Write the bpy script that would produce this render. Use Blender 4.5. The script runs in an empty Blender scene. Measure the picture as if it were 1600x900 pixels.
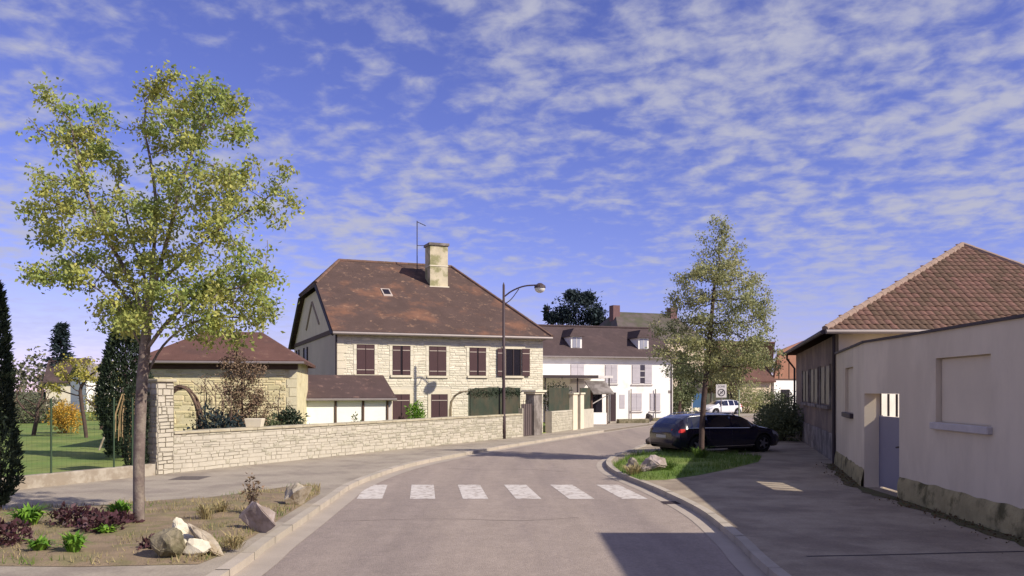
import bpy, bmesh, math, random
import numpy as np
from mathutils import Vector, Matrix, noise as mnoise
R = math.radians
SC = bpy.context.scene
COL = SC.collection
# ------------------------------------------------------------------ camera, sky, sun, exposure
CAMH, F, HOR = 2.2, 1300.0, 610.0
cam = bpy.data.cameras.new('camera'); cam.sensor_width = 36; cam.lens = 36 * F / 1600
cam.shift_y = (HOR - 450) / 1600; cam.clip_end = 3000; cam.clip_start = 0.05
camo = bpy.data.objects.new('camera', cam); COL.objects.link(camo)
camo.location = (0, 0, CAMH); camo.rotation_euler = (R(90), 0, 0); SC.camera = camo
SUN_EL = R(37); SUN_H = Vector((0.875, -0.484, 0)).normalized()      # horizontal direction towards the sun
to_sun = Vector((SUN_H.x * math.cos(SUN_EL), SUN_H.y * math.cos(SUN_EL), math.sin(SUN_EL)))
sl = bpy.data.lights.new('sun', 'SUN'); sl.energy = 3.7; sl.angle = R(0.55); sl.color = (1.0, 0.92, 0.80)
so = bpy.data.objects.new('sun', sl); COL.objects.link(so); so.location = (20, -10, 30)
so.rotation_euler = to_sun.to_track_quat('Z', 'Y').to_euler()
W = bpy.data.worlds.new('World'); SC.world = W; W.use_nodes = True
def build_world():
    nt = W.node_tree; N = nt.nodes; L = nt.links; N.clear()
    out = N.new('ShaderNodeOutputWorld'); bg = N.new('ShaderNodeBackground'); bg.inputs[1].default_value = 0.086
    sky = N.new('ShaderNodeTexSky'); sky.sky_type = 'NISHITA'; sky.sun_disc = False
    sky.sun_elevation = SUN_EL; sky.sun_rotation = math.atan2(SUN_H.x, SUN_H.y)
    sky.air_density = 1.0; sky.dust_density = 0.0; sky.ozone_density = 4.0
    tint = N.new('ShaderNodeMix'); tint.data_type = 'RGBA'; tint.blend_type = 'MULTIPLY'; tint.inputs[0].default_value = 1
    tint.inputs[7].default_value = (0.81, 0.63, 1.05, 1)
    L.new(sky.outputs[0], tint.inputs[6])
    tc = N.new('ShaderNodeTexCoord'); sep = N.new('ShaderNodeSeparateXYZ'); L.new(tc.outputs['Generated'], sep.inputs[0])
    def m(op, a, b=None, clamp=False):
        n = N.new('ShaderNodeMath'); n.operation = op; n.use_clamp = clamp
        for i, v in enumerate((a, b)):
            if v is None: continue
            if isinstance(v, (int, float)): n.inputs[i].default_value = v
            else: L.new(v, n.inputs[i])
        return n.outputs[0]
    zz = m('ADD', m('MAXIMUM', sep.outputs[2], 0.0), 0.16)
    cmb = N.new('ShaderNodeCombineXYZ'); L.new(m('DIVIDE', sep.outputs[0], zz), cmb.inputs[0]); L.new(m('DIVIDE', sep.outputs[1], zz), cmb.inputs[1])
    def nz(scale, det, rough, dist, off):
        mp = N.new('ShaderNodeMapping'); mp.inputs['Location'].default_value = off; mp.inputs['Rotation'].default_value = (0, 0, 0.35)
        L.new(cmb.outputs[0], mp.inputs[0])
        n = N.new('ShaderNodeTexNoise'); n.inputs['Scale'].default_value = scale; n.inputs['Detail'].default_value = det
        n.inputs['Roughness'].default_value = rough; n.inputs['Distortion'].default_value = dist
        L.new(mp.outputs[0], n.inputs[0]); return n.outputs[0]
    big = nz(0.7, 3, 0.5, 0.2, (3.1, 7.7, 0)); mid = nz(3.0, 4, 0.5, 0.2, (1.3, 0.4, 2)); fine = nz(11.0, 5, 0.55, 0.2, (5, 2, 1))
    s = m('ADD', m('ADD', m('MULTIPLY', big, 0.34), m('MULTIPLY', mid, 0.25)), m('MULTIPLY', fine, 0.50))
    mr = N.new('ShaderNodeMapRange'); mr.interpolation_type = 'SMOOTHSTEP'; L.new(s, mr.inputs[0])
    mr.inputs[1].default_value = 0.455; mr.inputs[2].default_value = 0.675
    hz = N.new('ShaderNodeMapRange'); L.new(sep.outputs[2], hz.inputs[0])           # cloud deck thins out towards the horizon
    hz.inputs[1].default_value = 0.02; hz.inputs[2].default_value = 0.17; hz.inputs[3].default_value = 0.2; hz.inputs[4].default_value = 0.92
    fac = m('MULTIPLY', mr.outputs[0], hz.outputs[0], True)
    mix = N.new('ShaderNodeMix'); mix.data_type = 'RGBA'; L.new(fac, mix.inputs[0]); L.new(tint.outputs[2], mix.inputs[6])
    mix.inputs[7].default_value = (3.7, 3.75, 4.6, 1)
    L.new(mix.outputs[2], bg.inputs[0]); L.new(bg.outputs[0], out.inputs[0])
build_world()
vs = SC.view_settings; vs.view_transform = 'Standard'; vs.look = 'None'; vs.exposure = 0.66; vs.gamma = 1.0; vs.use_curve_mapping = False

# ------------------------------------------------------------------ helpers
rng = random.Random(7)
def lin(r, g, b):
    f = lambda v: (v / 255 / 12.92) if v <= 10 else ((v / 255 + 0.055) / 1.055) ** 2.4
    return (f(r), f(g), f(b), 1)
def GP(px, py, z=0.0):
    """photo pixel -> point on the horizontal plane z"""
    Y = (CAMH - z) * F / (py - HOR); return Vector(((px - 800) / F * Y, Y, z))
def AT(px, py, Y): return Vector(((px - 800) / F * Y, Y, CAMH - (py - HOR) / F * Y))
MATS = {}
def mat(name, col, rough=0.85, var=0.12, scale=3.0, bump=0.0, bscale=40.0, col2=None, thr=(0.4, 0.6), c2scale=1.5, metal=0.0, spec=0.3, rnd=0.0, trans=0.0, coat=0.0, stretch=None, emis=None):
    if name in MATS: return MATS[name]
    M = bpy.data.materials.new(name); M.use_nodes = True; nt = M.node_tree; N = nt.nodes; L = nt.links
    b = N['Principled BSDF']; b.inputs['Roughness'].default_value = rough; b.inputs['Metallic'].default_value = metal
    b.inputs['Specular IOR Level'].default_value = spec; b.inputs['Coat Weight'].default_value = coat
    tc = N.new('ShaderNodeTexCoord'); src = tc.outputs['Object']
    if stretch:
        mp = N.new('ShaderNodeMapping'); mp.inputs['Scale'].default_value = stretch; L.new(src, mp.inputs[0]); src = mp.outputs[0]
    def noise(sc, det=5, ro=0.6):
        n = N.new('ShaderNodeTexNoise'); n.inputs['Scale'].default_value = sc; n.inputs['Detail'].default_value = det; n.inputs['Roughness'].default_value = ro
        L.new(src, n.inputs[0]); return n.outputs[0]
    rgb = N.new('ShaderNodeRGB'); rgb.outputs[0].default_value = col; c = rgb.outputs[0]
    if col2 is not None:
        mr = N.new('ShaderNodeMapRange'); mr.interpolation_type = 'SMOOTHSTEP'; L.new(noise(c2scale, 7, 0.62), mr.inputs[0]); mr.inputs[1].default_value = thr[0]; mr.inputs[2].default_value = thr[1]
        mx = N.new('ShaderNodeMix'); mx.data_type = 'RGBA'; L.new(mr.outputs[0], mx.inputs[0]); L.new(c, mx.inputs[6]); mx.inputs[7].default_value = col2; c = mx.outputs[2]
    if var or rnd:
        hs = N.new('ShaderNodeHueSaturation'); L.new(c, hs.inputs['Color'])
        if var:
            mr = N.new('ShaderNodeMapRange'); L.new(noise(scale), mr.inputs[0]); mr.inputs[1].default_value = 0.25; mr.inputs[2].default_value = 0.75
            mr.inputs[3].default_value = 1 - var * 1.6; mr.inputs[4].default_value = 1 + var * 1.6; v = mr.outputs[0]
        if rnd:
            if rnd < 0: g = N.new('ShaderNodeObjectInfo'); ro_ = g.outputs['Random']
            else: g = N.new('ShaderNodeNewGeometry'); ro_ = g.outputs['Random Per Island']
            m2 = N.new('ShaderNodeMapRange'); L.new(ro_, m2.inputs[0]); m2.inputs[3].default_value = 1 - abs(rnd); m2.inputs[4].default_value = 1 + abs(rnd)
            if var:
                mm = N.new('ShaderNodeMath'); mm.operation = 'MULTIPLY'; L.new(v, mm.inputs[0]); L.new(m2.outputs[0], mm.inputs[1]); v = mm.outputs[0]
            else: v = m2.outputs[0]
            m3 = N.new('ShaderNodeMapRange'); L.new(ro_, m3.inputs[0]); m3.inputs[3].default_value = 0.5 + abs(rnd) * 0.06; m3.inputs[4].default_value = 0.5 - abs(rnd) * 0.05; L.new(m3.outputs[0], hs.inputs['Hue'])
        L.new(v, hs.inputs['Value']); c = hs.outputs[0]
    L.new(c, b.inputs['Base Color'])
    if bump:
        bp = N.new('ShaderNodeBump'); bp.inputs['Strength'].default_value = bump; bp.inputs['Distance'].default_value = 0.02
        L.new(noise(bscale, 6, 0.65), bp.inputs['Height']); L.new(bp.outputs[0], b.inputs['Normal'])
    if trans:
        t = N.new('ShaderNodeBsdfTranslucent'); L.new(c, t.inputs[0]); ms = N.new('ShaderNodeMixShader'); ms.inputs[0].default_value = trans
        L.new(b.outputs[0], ms.inputs[1]); L.new(t.outputs[0], ms.inputs[2]); L.new(ms.outputs[0], N['Material Output'].inputs[0])
    MATS[name] = M; return M
def tag(o, label=None, cat=None, group=None, kind=None):
    if label: o['label'] = label
    if cat: o['category'] = cat
    if group: o['group'] = group
    if kind: o['kind'] = kind
    return o
def empty(name, loc, rz=0):
    o = bpy.data.objects.new(name, None); COL.objects.link(o); o.location = loc; o.rotation_euler = (0, 0, rz); o.empty_display_size = 0.2; return o
def org(p):
    v = Vector((0, 0, 0))
    while p is not None: v += Vector(p.location); p = p.parent
    return v
def link(name, me, parent=None):
    o = bpy.data.objects.new(name, me); COL.objects.link(o); o.parent = parent; return o
class MB:
    def __init__(s): s.v = []; s.f = []
    def add(s, vs, fs):
        n = len(s.v); s.v += [tuple(v) for v in vs]; s.f += [tuple(i + n for i in f) for f in fs]; return s
    def hexa(s, p):  # 8 points: bottom 4 ccw, top 4 ccw
        return s.add(p, [(3, 2, 1, 0), (4, 5, 6, 7), (0, 1, 5, 4), (1, 2, 6, 5), (2, 3, 7, 6), (3, 0, 4, 7)])
    def box(s, x0, x1, y0, y1, z0, z1):
        return s.hexa([(x0, y0, z0), (x1, y0, z0), (x1, y1, z0), (x0, y1, z0), (x0, y0, z1), (x1, y0, z1), (x1, y1, z1), (x0, y1, z1)])
    def fbox(s, fr, u0, u1, d0, d1, z0, z1):
        a = fr.at
        return s.hexa([a(u0, d1, z0), a(u1, d1, z0), a(u1, d0, z0), a(u0, d0, z0), a(u0, d1, z1), a(u1, d1, z1), a(u1, d0, z1), a(u0, d0, z1)])
    def prism(s, poly, z0, z1):
        n = len(poly); vs = [(p[0], p[1], z0) for p in poly] + [(p[0], p[1], z1) for p in poly]
        fs = [tuple(range(n - 1, -1, -1)), tuple(range(n, 2 * n))] + [(i, (i + 1) % n, n + (i + 1) % n, n + i) for i in range(n)]
        return s.add(vs, fs)
    def tube(s, pts, rad, n=6, cap=True):
        pts = [Vector(p) for p in pts]; k = len(pts)
        rads = rad if isinstance(rad, (list, tuple)) else [rad] * k
        vs = []; up = Vector((0, 0, 1))
        for i, p in enumerate(pts):
            d = (pts[min(i + 1, k - 1)] - pts[max(i - 1, 0)]); d = d.normalized() if d.length > 1e-9 else Vector((0, 0, 1))
            a = d.cross(Vector((1, 0, 0)) if abs(d.x) < 0.8 else Vector((0, 1, 0))).normalized(); b = d.cross(a)
            for j in range(n):
                t = 2 * math.pi * j / n; vs.append(p + (a * math.cos(t) + b * math.sin(t)) * rads[i])
        fs = [(i * n + j, i * n + (j + 1) % n, (i + 1) * n + (j + 1) % n, (i + 1) * n + j) for i in range(k - 1) for j in range(n)]
        if cap: fs += [tuple(range(n - 1, -1, -1)), tuple(range((k - 1) * n, k * n))]
        return s.add(vs, fs)
    def ball(s, c, r, seg=10, rings=6, sc=(1, 1, 1)):
        vs = [];
        for i in range(rings + 1):
            a = math.pi * i / rings
            for j in range(seg):
                b = 2 * math.pi * j / seg; vs.append((c[0] + r * sc[0] * math.sin(a) * math.cos(b), c[1] + r * sc[1] * math.sin(a) * math.sin(b), c[2] + r * sc[2] * math.cos(a)))
        return s.add(vs, [(i * seg + j, (i + 1) * seg + j, (i + 1) * seg + (j + 1) % seg, i * seg + (j + 1) % seg) for i in range(rings) for j in range(seg)])
    def mesh(s, name, m, o=Vector((0, 0, 0)), smooth=False, bevel=0):
        me = bpy.data.meshes.new(name); me.from_pydata([(v[0] - o.x, v[1] - o.y, v[2] - o.z) for v in s.v], [], s.f)
        bm = bmesh.new(); bm.from_mesh(me)
        if bevel: bmesh.ops.bevel(bm, geom=list(bm.edges), offset=bevel, segments=1, affect='EDGES')
        bmesh.ops.recalc_face_normals(bm, faces=bm.faces); bm.to_mesh(me); bm.free()
        if m: me.materials.append(m)
        if smooth: me.shade_smooth()
        me.update(); return me
    def build(s, name, m, parent=None, smooth=False, bevel=0, local=False, base=False):
        if base and parent is None:                      # top-level mesh with its origin at its base
            xs = np.array(s.v); o = Vector((xs[:, 0].mean(), xs[:, 1].mean(), xs[:, 2].min()))
            ob = link(name, s.mesh(name, m, o, smooth, bevel)); ob.location = o; return ob
        return link(name, s.mesh(name, m, Vector((0, 0, 0)) if local else org(parent), smooth, bevel), parent)
class Fr:
    """wall frame: u along the wall, d outwards (to the viewer's side), z up"""
    def __init__(s, a, b):
        s.O = Vector((a[0], a[1], 0)); s.U = Vector((b[0] - a[0], b[1] - a[1], 0)); s.L = s.U.length; s.U.normalize(); s.N = Vector((s.U.y, -s.U.x, 0))
    def at(s, u, d, z): return s.O + s.U * u + s.N * d + Vector((0, 0, z))
    def u(s, px, d=0.0):
        k = (px - 800) / F; o = s.O + s.N * d; return (k * o.y - o.x) / (s.U.x - k * s.U.y)
    def z(s, px, py, d=0.0):
        return CAMH - (py - HOR) / F * (s.at(s.u(px, d), d, 0).y)
def crom(pts, n=6):
    pts = [Vector(p) for p in pts]; q = [pts[0] * 2 - pts[1]] + pts + [pts[-1] * 2 - pts[-2]]; out = []
    for i in range(1, len(q) - 2):
        for j in range(n):
            t = j / n; a, b, c, d = q[i - 1:i + 3]
            out.append(0.5 * ((2 * b) + (c - a) * t + (2 * a - 5 * b + 4 * c - d) * t * t + (3 * b - a - 3 * c + d) * t ** 3))
    out.append(pts[-1]); return out
def sheet(name, poly, z, m, thick=0.0, kind='structure', parent=None, sub=None):
    mb = MB()
    if thick: mb.prism(poly, z - thick, z)
    else: mb.add([(p[0], p[1], z) for p in poly], [tuple(range(len(poly)))])
    me = mb.mesh(name, m); bm = bmesh.new(); bm.from_mesh(me); bmesh.ops.triangulate(bm, faces=[f for f in bm.faces if len(f.verts) > 4]); bm.to_mesh(me); bm.free()
    o = link(name, me, parent)
    if kind and not parent: o['kind'] = kind
    return o
def offset(pts, d):
    out = []
    for i, p in enumerate(pts):
        t = (pts[min(i + 1, len(pts) - 1)] - pts[max(i - 1, 0)]); t = Vector((t.x, t.y, 0)).normalized(); out.append(Vector((p.x + t.y * d, p.y - t.x * d, p.z)))
    return out
def ribbon(name, a, b, z, m, parent=None, thick=0.0, kind='structure'):
    mb = MB(); n = len(a)
    vs = [(p.x, p.y, z) for p in a] + [(p.x, p.y, z) for p in b]; fs = [(i, i + 1, n + i + 1, n + i) for i in range(n - 1)]
    if thick:
        vs += [(p.x, p.y, z - thick) for p in a] + [(p.x, p.y, z - thick) for p in b]
        fs += [(i, i + 1, 2 * n + i + 1, 2 * n + i) for i in range(n - 1)] + [(n + i, n + i + 1, 3 * n + i + 1, 3 * n + i) for i in range(n - 1)]
    o = mb.add(vs, fs).build(name, m, parent)
    if not parent: o['kind'] = kind
    return o
def slab(polys, th):
    """roof planes (lists of points) as a solid of thickness th"""
    idx = {}; vs = []; fs = []
    def vi(p):
        k = tuple(round(c, 4) for c in p)
        if k not in idx: idx[k] = len(vs); vs.append(Vector(p))
        return idx[k]
    for p in polys: fs.append(tuple(vi(q) for q in p))
    n = len(vs); mb = MB(); allv = vs + [v - Vector((0, 0, th)) for v in vs]; ed = {}
    for f in fs:
        for i in range(len(f)): e = (f[i], f[(i + 1) % len(f)]); ed[tuple(sorted(e))] = ed.get(tuple(sorted(e)), 0) + 1
    out = list(fs) + [tuple(i + n for i in reversed(f)) for f in fs] + [(a, b, b + n, a + n) for (a, b), c in ed.items() if c == 1]
    return mb.add(allv, out)
# ---- stones
def courses(L, H, hr, wr, holes=(), rnd=rng, gap=0.014):
    """rubble courses as rectangles (u0,u1,v0,v1), broken round the holes"""
    out = []; v = 0.0
    while v < H - 0.02:
        h = min(rnd.uniform(*hr), H - v)
        if H - v - h < hr[0] * 0.6: h = H - v
        u = -rnd.uniform(0, wr[0])
        while u < L:
            w = rnd.uniform(*wr) * rnd.choice((0.7, 1, 1, 1.3)); segs = [(max(u, 0), min(u + w, L))]
            for (a, b, c, d) in holes:
                if v + h > c + 0.02 and v < d - 0.02:
                    n = []
                    for (s, e) in segs:
                        if e <= a or s >= b: n.append((s, e))
                        else:
                            if s < a: n.append((s, a))
                            if e > b: n.append((b, e))
                    segs = n
            for (s, e) in segs:
                if e - s > 0.05:
                    if h > 0.15 and rnd.random() < 0.4: out += [(s + gap / 2, e - gap / 2, v + gap / 2, v + h * 0.5 - gap / 2), (s + gap / 2, e - gap / 2, v + h * 0.5 + gap / 2, v + h - gap / 2)]
                    else: out.append((s + gap / 2, e - gap / 2, v + gap / 2 + rnd.uniform(0, .008), v + h - gap / 2))
            u += w
        v += h
    def wob(q):
        a = .035 * mnoise.noise(Vector(((q[0] + q[1]) * .9, (q[2] + q[3]) * 2.2, 4.0))); e = min(1, q[2] / .2, (H - q[3]) / .2); a *= max(e, 0); k = rnd.uniform(-.012, .012) * max(e, 0)
        return (q[0], q[1], q[2] + a - max(k, 0), q[3] + a + max(-k, 0))
    return [wob(q) for q in out]
def stone_geo(u0, u1, v0, v1, depth, rnd):
    """local stone: (u, d, z) points, jittered with a chamfered face"""
    w = u1 - u0; h = v1 - v0; j = lambda a: rnd.uniform(-a, a); c = min(0.25 * h, 0.03, 0.2 * w); p = []
    for (u, v) in ((u0, v0), (u1, v0), (u1, v1), (u0, v1)): p.append((u, -0.02, v))
    for (u, v) in ((u0, v0), (u1, v0), (u1, v1), (u0, v1)): p.append((u + j(.2 * c), depth * 0.45, v + j(.2 * c)))
    for (u, v) in ((u0 + c, v0 + c), (u1 - c, v0 + c), (u1 - c, v1 - c), (u0 + c, v1 - c)): p.append((u + j(.5 * c), depth * rnd.uniform(.75, 1.15), v + j(.5 * c)))
    f = []
    for a in (0, 4): f += [(a + i, a + (i + 1) % 4, a + 4 + (i + 1) % 4, a + 4 + i) for i in range(4)]
    return p, f + [(8, 9, 10, 11)]
UNIT = []
def unit_stones(m):
    r = random.Random(3)
    for k in range(10):
        p, f = stone_geo(-0.5 * .3, .5 * .3, -.05, .05, 0.035, r)
        UNIT.append(MB().add([(q[0] / .3, q[1], q[2] / .1) for q in p], f).mesh('stone', m))
def place_stones(fr, rects, parent, m, nmax, depth=0.035, d0=0.0, z0=0.0):
    if not UNIT: unit_stones(m)
    o0 = org(parent); rot = Matrix((( fr.U.x, fr.N.x, 0), (fr.U.y, fr.N.y, 0), (0, 0, 1))).to_euler()
    r = random.Random(len(rects)); camv = Vector((0, 0, 0))
    rects = sorted(rects, key=lambda q: -((q[1] - q[0]) * (q[3] - q[2])) / fr.at((q[0] + q[1]) / 2, 0, 0).y ** 2)
    for q in rects[:nmax]:
        o = link('stone', r.choice(UNIT), parent); o.location = fr.at((q[0] + q[1]) / 2, d0, z0 + (q[2] + q[3]) / 2) - o0
        o.rotation_euler = (r.gauss(0, .02) * 0, r.gauss(0, .03), rot.z); o.scale = ((q[1] - q[0]), depth / .035 * r.uniform(.7, 1.3), (q[3] - q[2]))
    mb = MB()
    for q in rects[nmax:]:
        p, f = stone_geo(q[0], q[1], q[2], q[3], depth, r); mb.add([fr.at(a[0], d0 + a[1], z0 + a[2]) for a in p], f)
    if mb.f: mb.build('rubble_stones', m, parent)['kind'] = 'stuff'
# ---- vegetation
def leaf_mesh(name, P, size, m, rnd, D=None, droop=0.3, aspect=0.55, o=Vector((0, 0, 0)), fold=True):
    """many separate leaf-shaped faces at the points P"""
    n = len(P); P = np.asarray(P, float); g = np.random.default_rng(rnd)
    d = g.normal(size=(n, 3));
    if D is not None: d = d * 0.7 + np.asarray(D)
    d[:, 2] -= droop; d /= np.linalg.norm(d, axis=1)[:, None] + 1e-9
    q = g.normal(size=(n, 3)); s = np.cross(d, q); s /= np.linalg.norm(s, axis=1)[:, None] + 1e-9; nn = np.cross(d, s)
    L = (size * g.uniform(0.6, 1.35, n))[:, None]; w = L * aspect * 0.5
    a = P; b = P + d * L * 0.45 + s * w + nn * L * 0.08; c = P + d * L - nn * L * 0.05; e = P + d * L * 0.45 - s * w + nn * L * 0.08
    V = np.stack([a, b, c, e], 1).reshape(-1, 3) - np.array(o)
    me = bpy.data.meshes.new(name); me.vertices.add(4 * n); me.vertices.foreach_set('co', V.ravel())
    me.loops.add(4 * n); me.loops.foreach_set('vertex_index', np.arange(4 * n, dtype=np.int32))
    me.polygons.add(n); me.polygons.foreach_set('loop_start', np.arange(0, 4 * n, 4, dtype=np.int32)); me.polygons.foreach_set('loop_total', np.full(n, 4, np.int32))
    me.update(calc_edges=True); me.validate(); me.materials.append(m); return me
def colonize(A, trunk, step, infl, kill, it=160, seed=0, limbs=()):
    A = np.asarray(A, float); nodes = [np.array(p, float) for p in trunk]; par = [-1] + list(range(len(trunk) - 1))
    for (k0, path) in limbs:
        last = k0
        for p in path: nodes.append(np.array(p, float)); par.append(last); last = len(nodes) - 1
    g = np.random.default_rng(seed)
    near = np.full(len(A), 1e9); ni = np.zeros(len(A), int)
    def upd(k):
        dd = np.linalg.norm(A - nodes[k], axis=1); mk = dd < near; near[mk] = dd[mk]; ni[mk] = k
    for k in range(len(nodes)): upd(k)
    used = {}
    for _ in range(it):
        alive = near > kill
        if not alive.any(): break
        act = alive & (near < infl)
        if not act.any(): act = alive & (near <= near[alive].min() * 1.05)
        new = 0
        for k in np.unique(ni[act]):
            if used.get(k, 0) >= 3: continue
            sel = act & (ni == k); v = A[sel] - nodes[k]; v /= np.linalg.norm(v, axis=1)[:, None] + 1e-9
            d = v.sum(0) + g.normal(size=3) * 0.25; l = np.linalg.norm(d)
            if l < 1e-6: continue
            nodes.append(nodes[k] + d / l * step); par.append(int(k)); used[k] = used.get(k, 0) + 1; upd(len(nodes) - 1); new += 1
        if not new: break
    return np.array(nodes), par
def tree_mesh(nodes, par, tip, expo, rbase=None):
    n = len(nodes); rad = np.zeros(n); ch = [[] for _ in range(n)]
    for i, p in enumerate(par):
        if p >= 0: ch[p].append(i)
    for i in range(n - 1, -1, -1):
        rad[i] = tip if not ch[i] else sum(rad[c] ** expo for c in ch[i]) ** (1 / expo)
    if rbase: rad = np.maximum(tip, tip + (rad - tip) * (rbase - tip) / max(rad[0] - tip, 1e-6))
    mb = MB(); stack = [(0, -1)]
    while stack:
        i, p = stack.pop(); chain = [i] if p < 0 else [p, i]; r = [rad[i]] if p < 0 else [min(rad[p], rad[i] * 1.15), rad[i]]
        while ch[i]:
            k = max(ch[i], key=lambda c: rad[c])
            stack += [(c, i) for c in ch[i] if c != k]
            chain.append(k); r.append(rad[k]); i = k
        if len(chain) > 1: mb.tube([nodes[c] for c in chain], r, 7 if r[0] > 0.03 else 4, cap=False)
    return mb, rad, ch
def lobe_points(lobes, n, g):
    """points in a union of ellipsoids (centre, radii), weighted by volume"""
    v = np.array([l[1][0] * l[1][1] * l[1][2] for l in lobes]) ** 0.8; k = g.choice(len(lobes), n, p=v / v.sum()); out = []
    for i in k:
        d = g.normal(size=3); d /= np.linalg.norm(d); out.append(np.array(lobes[i][0]) + d * np.array(lobes[i][1]) * (g.uniform(0.1, 1) ** 0.45 * g.choice((1.0, 1.0, 1.22, 1.4))))
    return np.array(out)
def tree(name, label, lobes, trunk, nattr, step, leaves, lsize, lm, bm_, rbase, seed=1, group=None, cat='tree', tip=0.006, expo=2.2, spread=0.16, infl=1.2, kill=None, droop=0.4, bare=0.0, lpow=1.2, limbs=()):
    g = np.random.default_rng(seed); A = lobe_points(lobes, nattr, g); base = Vector(trunk[0])
    nodes, par = colonize(A, trunk, step, infl, kill or step * 1.6, seed=seed, limbs=limbs)
    root = empty(name, base); tag(root, label, cat, group)
    mb, rad, ch = tree_mesh(nodes, par, tip, expo, rbase); mb.build('trunk', bm_, root, smooth=True)
    tips = np.array([i for i in range(len(nodes)) if rad[i] < tip * 2.3 and nodes[i][2] > base.z + 0.3])
    if leaves and len(tips):
        w = g.uniform(0, 1, len(tips)) ** lpow; w[g.uniform(0, 1, len(tips)) < bare] = 0; k = tips[g.choice(len(tips), leaves, p=w / w.sum())]
        P = nodes[k] + g.normal(size=(leaves, 3)) * spread * np.array([1, 1, .8])
        link('crown', leaf_mesh('crown', P, lsize, lm, seed, droop=droop, o=base), root)
    return root
def blob_points(c, r, n, g, shell=0.55, lump=0.22, freq=1.6, top=1.0, power=2.0):
    out = []
    while len(out) < n:
        d = g.normal(size=3); d /= np.linalg.norm(d); k = 1 + lump * 2 * mnoise.noise(Vector((d[0] * freq + c[0], d[1] * freq + c[1], d[2] * freq + c[2])))
        t = g.uniform(shell ** 2, 1) ** 0.5 * k; out.append(np.array(c) + d * np.array(r) * t)
    return np.array(out)
def bush(name, label, c, r, n, ls, m, wood, seed=1, cat='bush', group=None, stems=9, lump=0.25, droop=0.0, aspect=0.5, freq=1.8, shell=0.3, zmin=0.02, up=0.0):
    g = np.random.default_rng(seed); base = Vector((c[0], c[1], max(c[2] - r[2], 0)))
    root = empty(name, base); tag(root, label, cat, group)
    P = blob_points(c, r, n, g, shell, lump, freq); P = P[P[:, 2] > base.z + zmin]
    D = (P - np.array(c)) / np.array(r) * 0.8 + np.array([0, 0, up])
    link('foliage', leaf_mesh('foliage', P, ls, m, seed, D=D, droop=droop, aspect=aspect, o=base), root)
    mb = MB(); rr = random.Random(seed)
    for i in range(stems):
        q = P[rr.randrange(len(P))]; b = base + Vector((rr.uniform(-.2, .2) * r[0], rr.uniform(-.2, .2) * r[1], -0.02)); mid = b.lerp(Vector(q), .5) + Vector((0, 0, .1 * r[2]))
        mb.tube([b, mid, q], [.022 * max(r[2], .3), .014 * max(r[2], .3), .004], 5)
    mb.build('stem', wood, root); return root
def tuft(name, label, c, n, h, spread, m, seed=1, width=0.02, cat='plant', group=None, bend=0.6):
    r = random.Random(seed); mb = MB(); c = Vector(c)
    for i in range(n):
        a = r.uniform(0, 6.283); b = c + Vector((math.cos(a), math.sin(a), 0)) * r.uniform(0, spread * .35); l = h * r.uniform(.5, 1.1); o = Vector((math.cos(a), math.sin(a), 0)) * spread * r.uniform(.2, 1)
        s = Vector((-math.sin(a), math.cos(a), 0)) * width * r.uniform(.6, 1.2)
        m1 = b + o * .4 + Vector((0, 0, l * .7)); t = b + o + Vector((0, 0, l * (1 - bend * r.uniform(0, .7))))
        mb.add([b - s * .5, b + s * .5, m1 + s, t, m1 - s], [(0, 1, 2, 4), (2, 3, 4)])
    o = mb.build(name, m, base=True)
    if label: tag(o, label, cat, group)
    return o
def rock(name, label, c, r, m, seed=1, rz=0.0, n=11, cat='rock', group=None, flat=None, rough=0.05, tilt=0.0):
    rr = random.Random(seed); bm = bmesh.new()
    for i in range(n):
        d = Vector((rr.gauss(0, 1), rr.gauss(0, 1), rr.gauss(0, 1))).normalized(); bm.verts.new((d.x * r[0], d.y * r[1], d.z * r[2]))
    bmesh.ops.convex_hull(bm, input=bm.verts); bmesh.ops.delete(bm, geom=[v for v in bm.verts if not v.link_faces], context='VERTS')
    bmesh.ops.dissolve_limit(bm, angle_limit=R(14), verts=bm.verts, edges=bm.edges)
    bmesh.ops.bevel(bm, geom=list(bm.edges), offset=min(r) * 0.14, segments=2, affect='EDGES', clamp_overlap=True); bmesh.ops.triangulate(bm, faces=bm.faces)
    bmesh.ops.subdivide_edges(bm, edges=bm.edges, cuts=2, use_grid_fill=True)
    for v in bm.verts:
        v.co += v.co.normalized() * rough * (mnoise.noise(v.co * 6 + Vector((seed, 0, 0))) + .5 * mnoise.noise(v.co * 17))
    bmesh.ops.rotate(bm, cent=(0, 0, 0), matrix=Matrix.Rotation(tilt, 3, 'Y'), verts=bm.verts); bmesh.ops.rotate(bm, cent=(0, 0, 0), matrix=Matrix.Rotation(rz, 3, 'Z'), verts=bm.verts)
    lo = min(v.co.z for v in bm.verts); bmesh.ops.translate(bm, vec=(0, 0, -lo - 0.3 * r[2]), verts=bm.verts)
    me = bpy.data.meshes.new(name); bm.to_mesh(me); bm.free(); me.materials.append(m); o = link(name, me); o.location = c; tag(o, label, cat, group); return o

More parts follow.
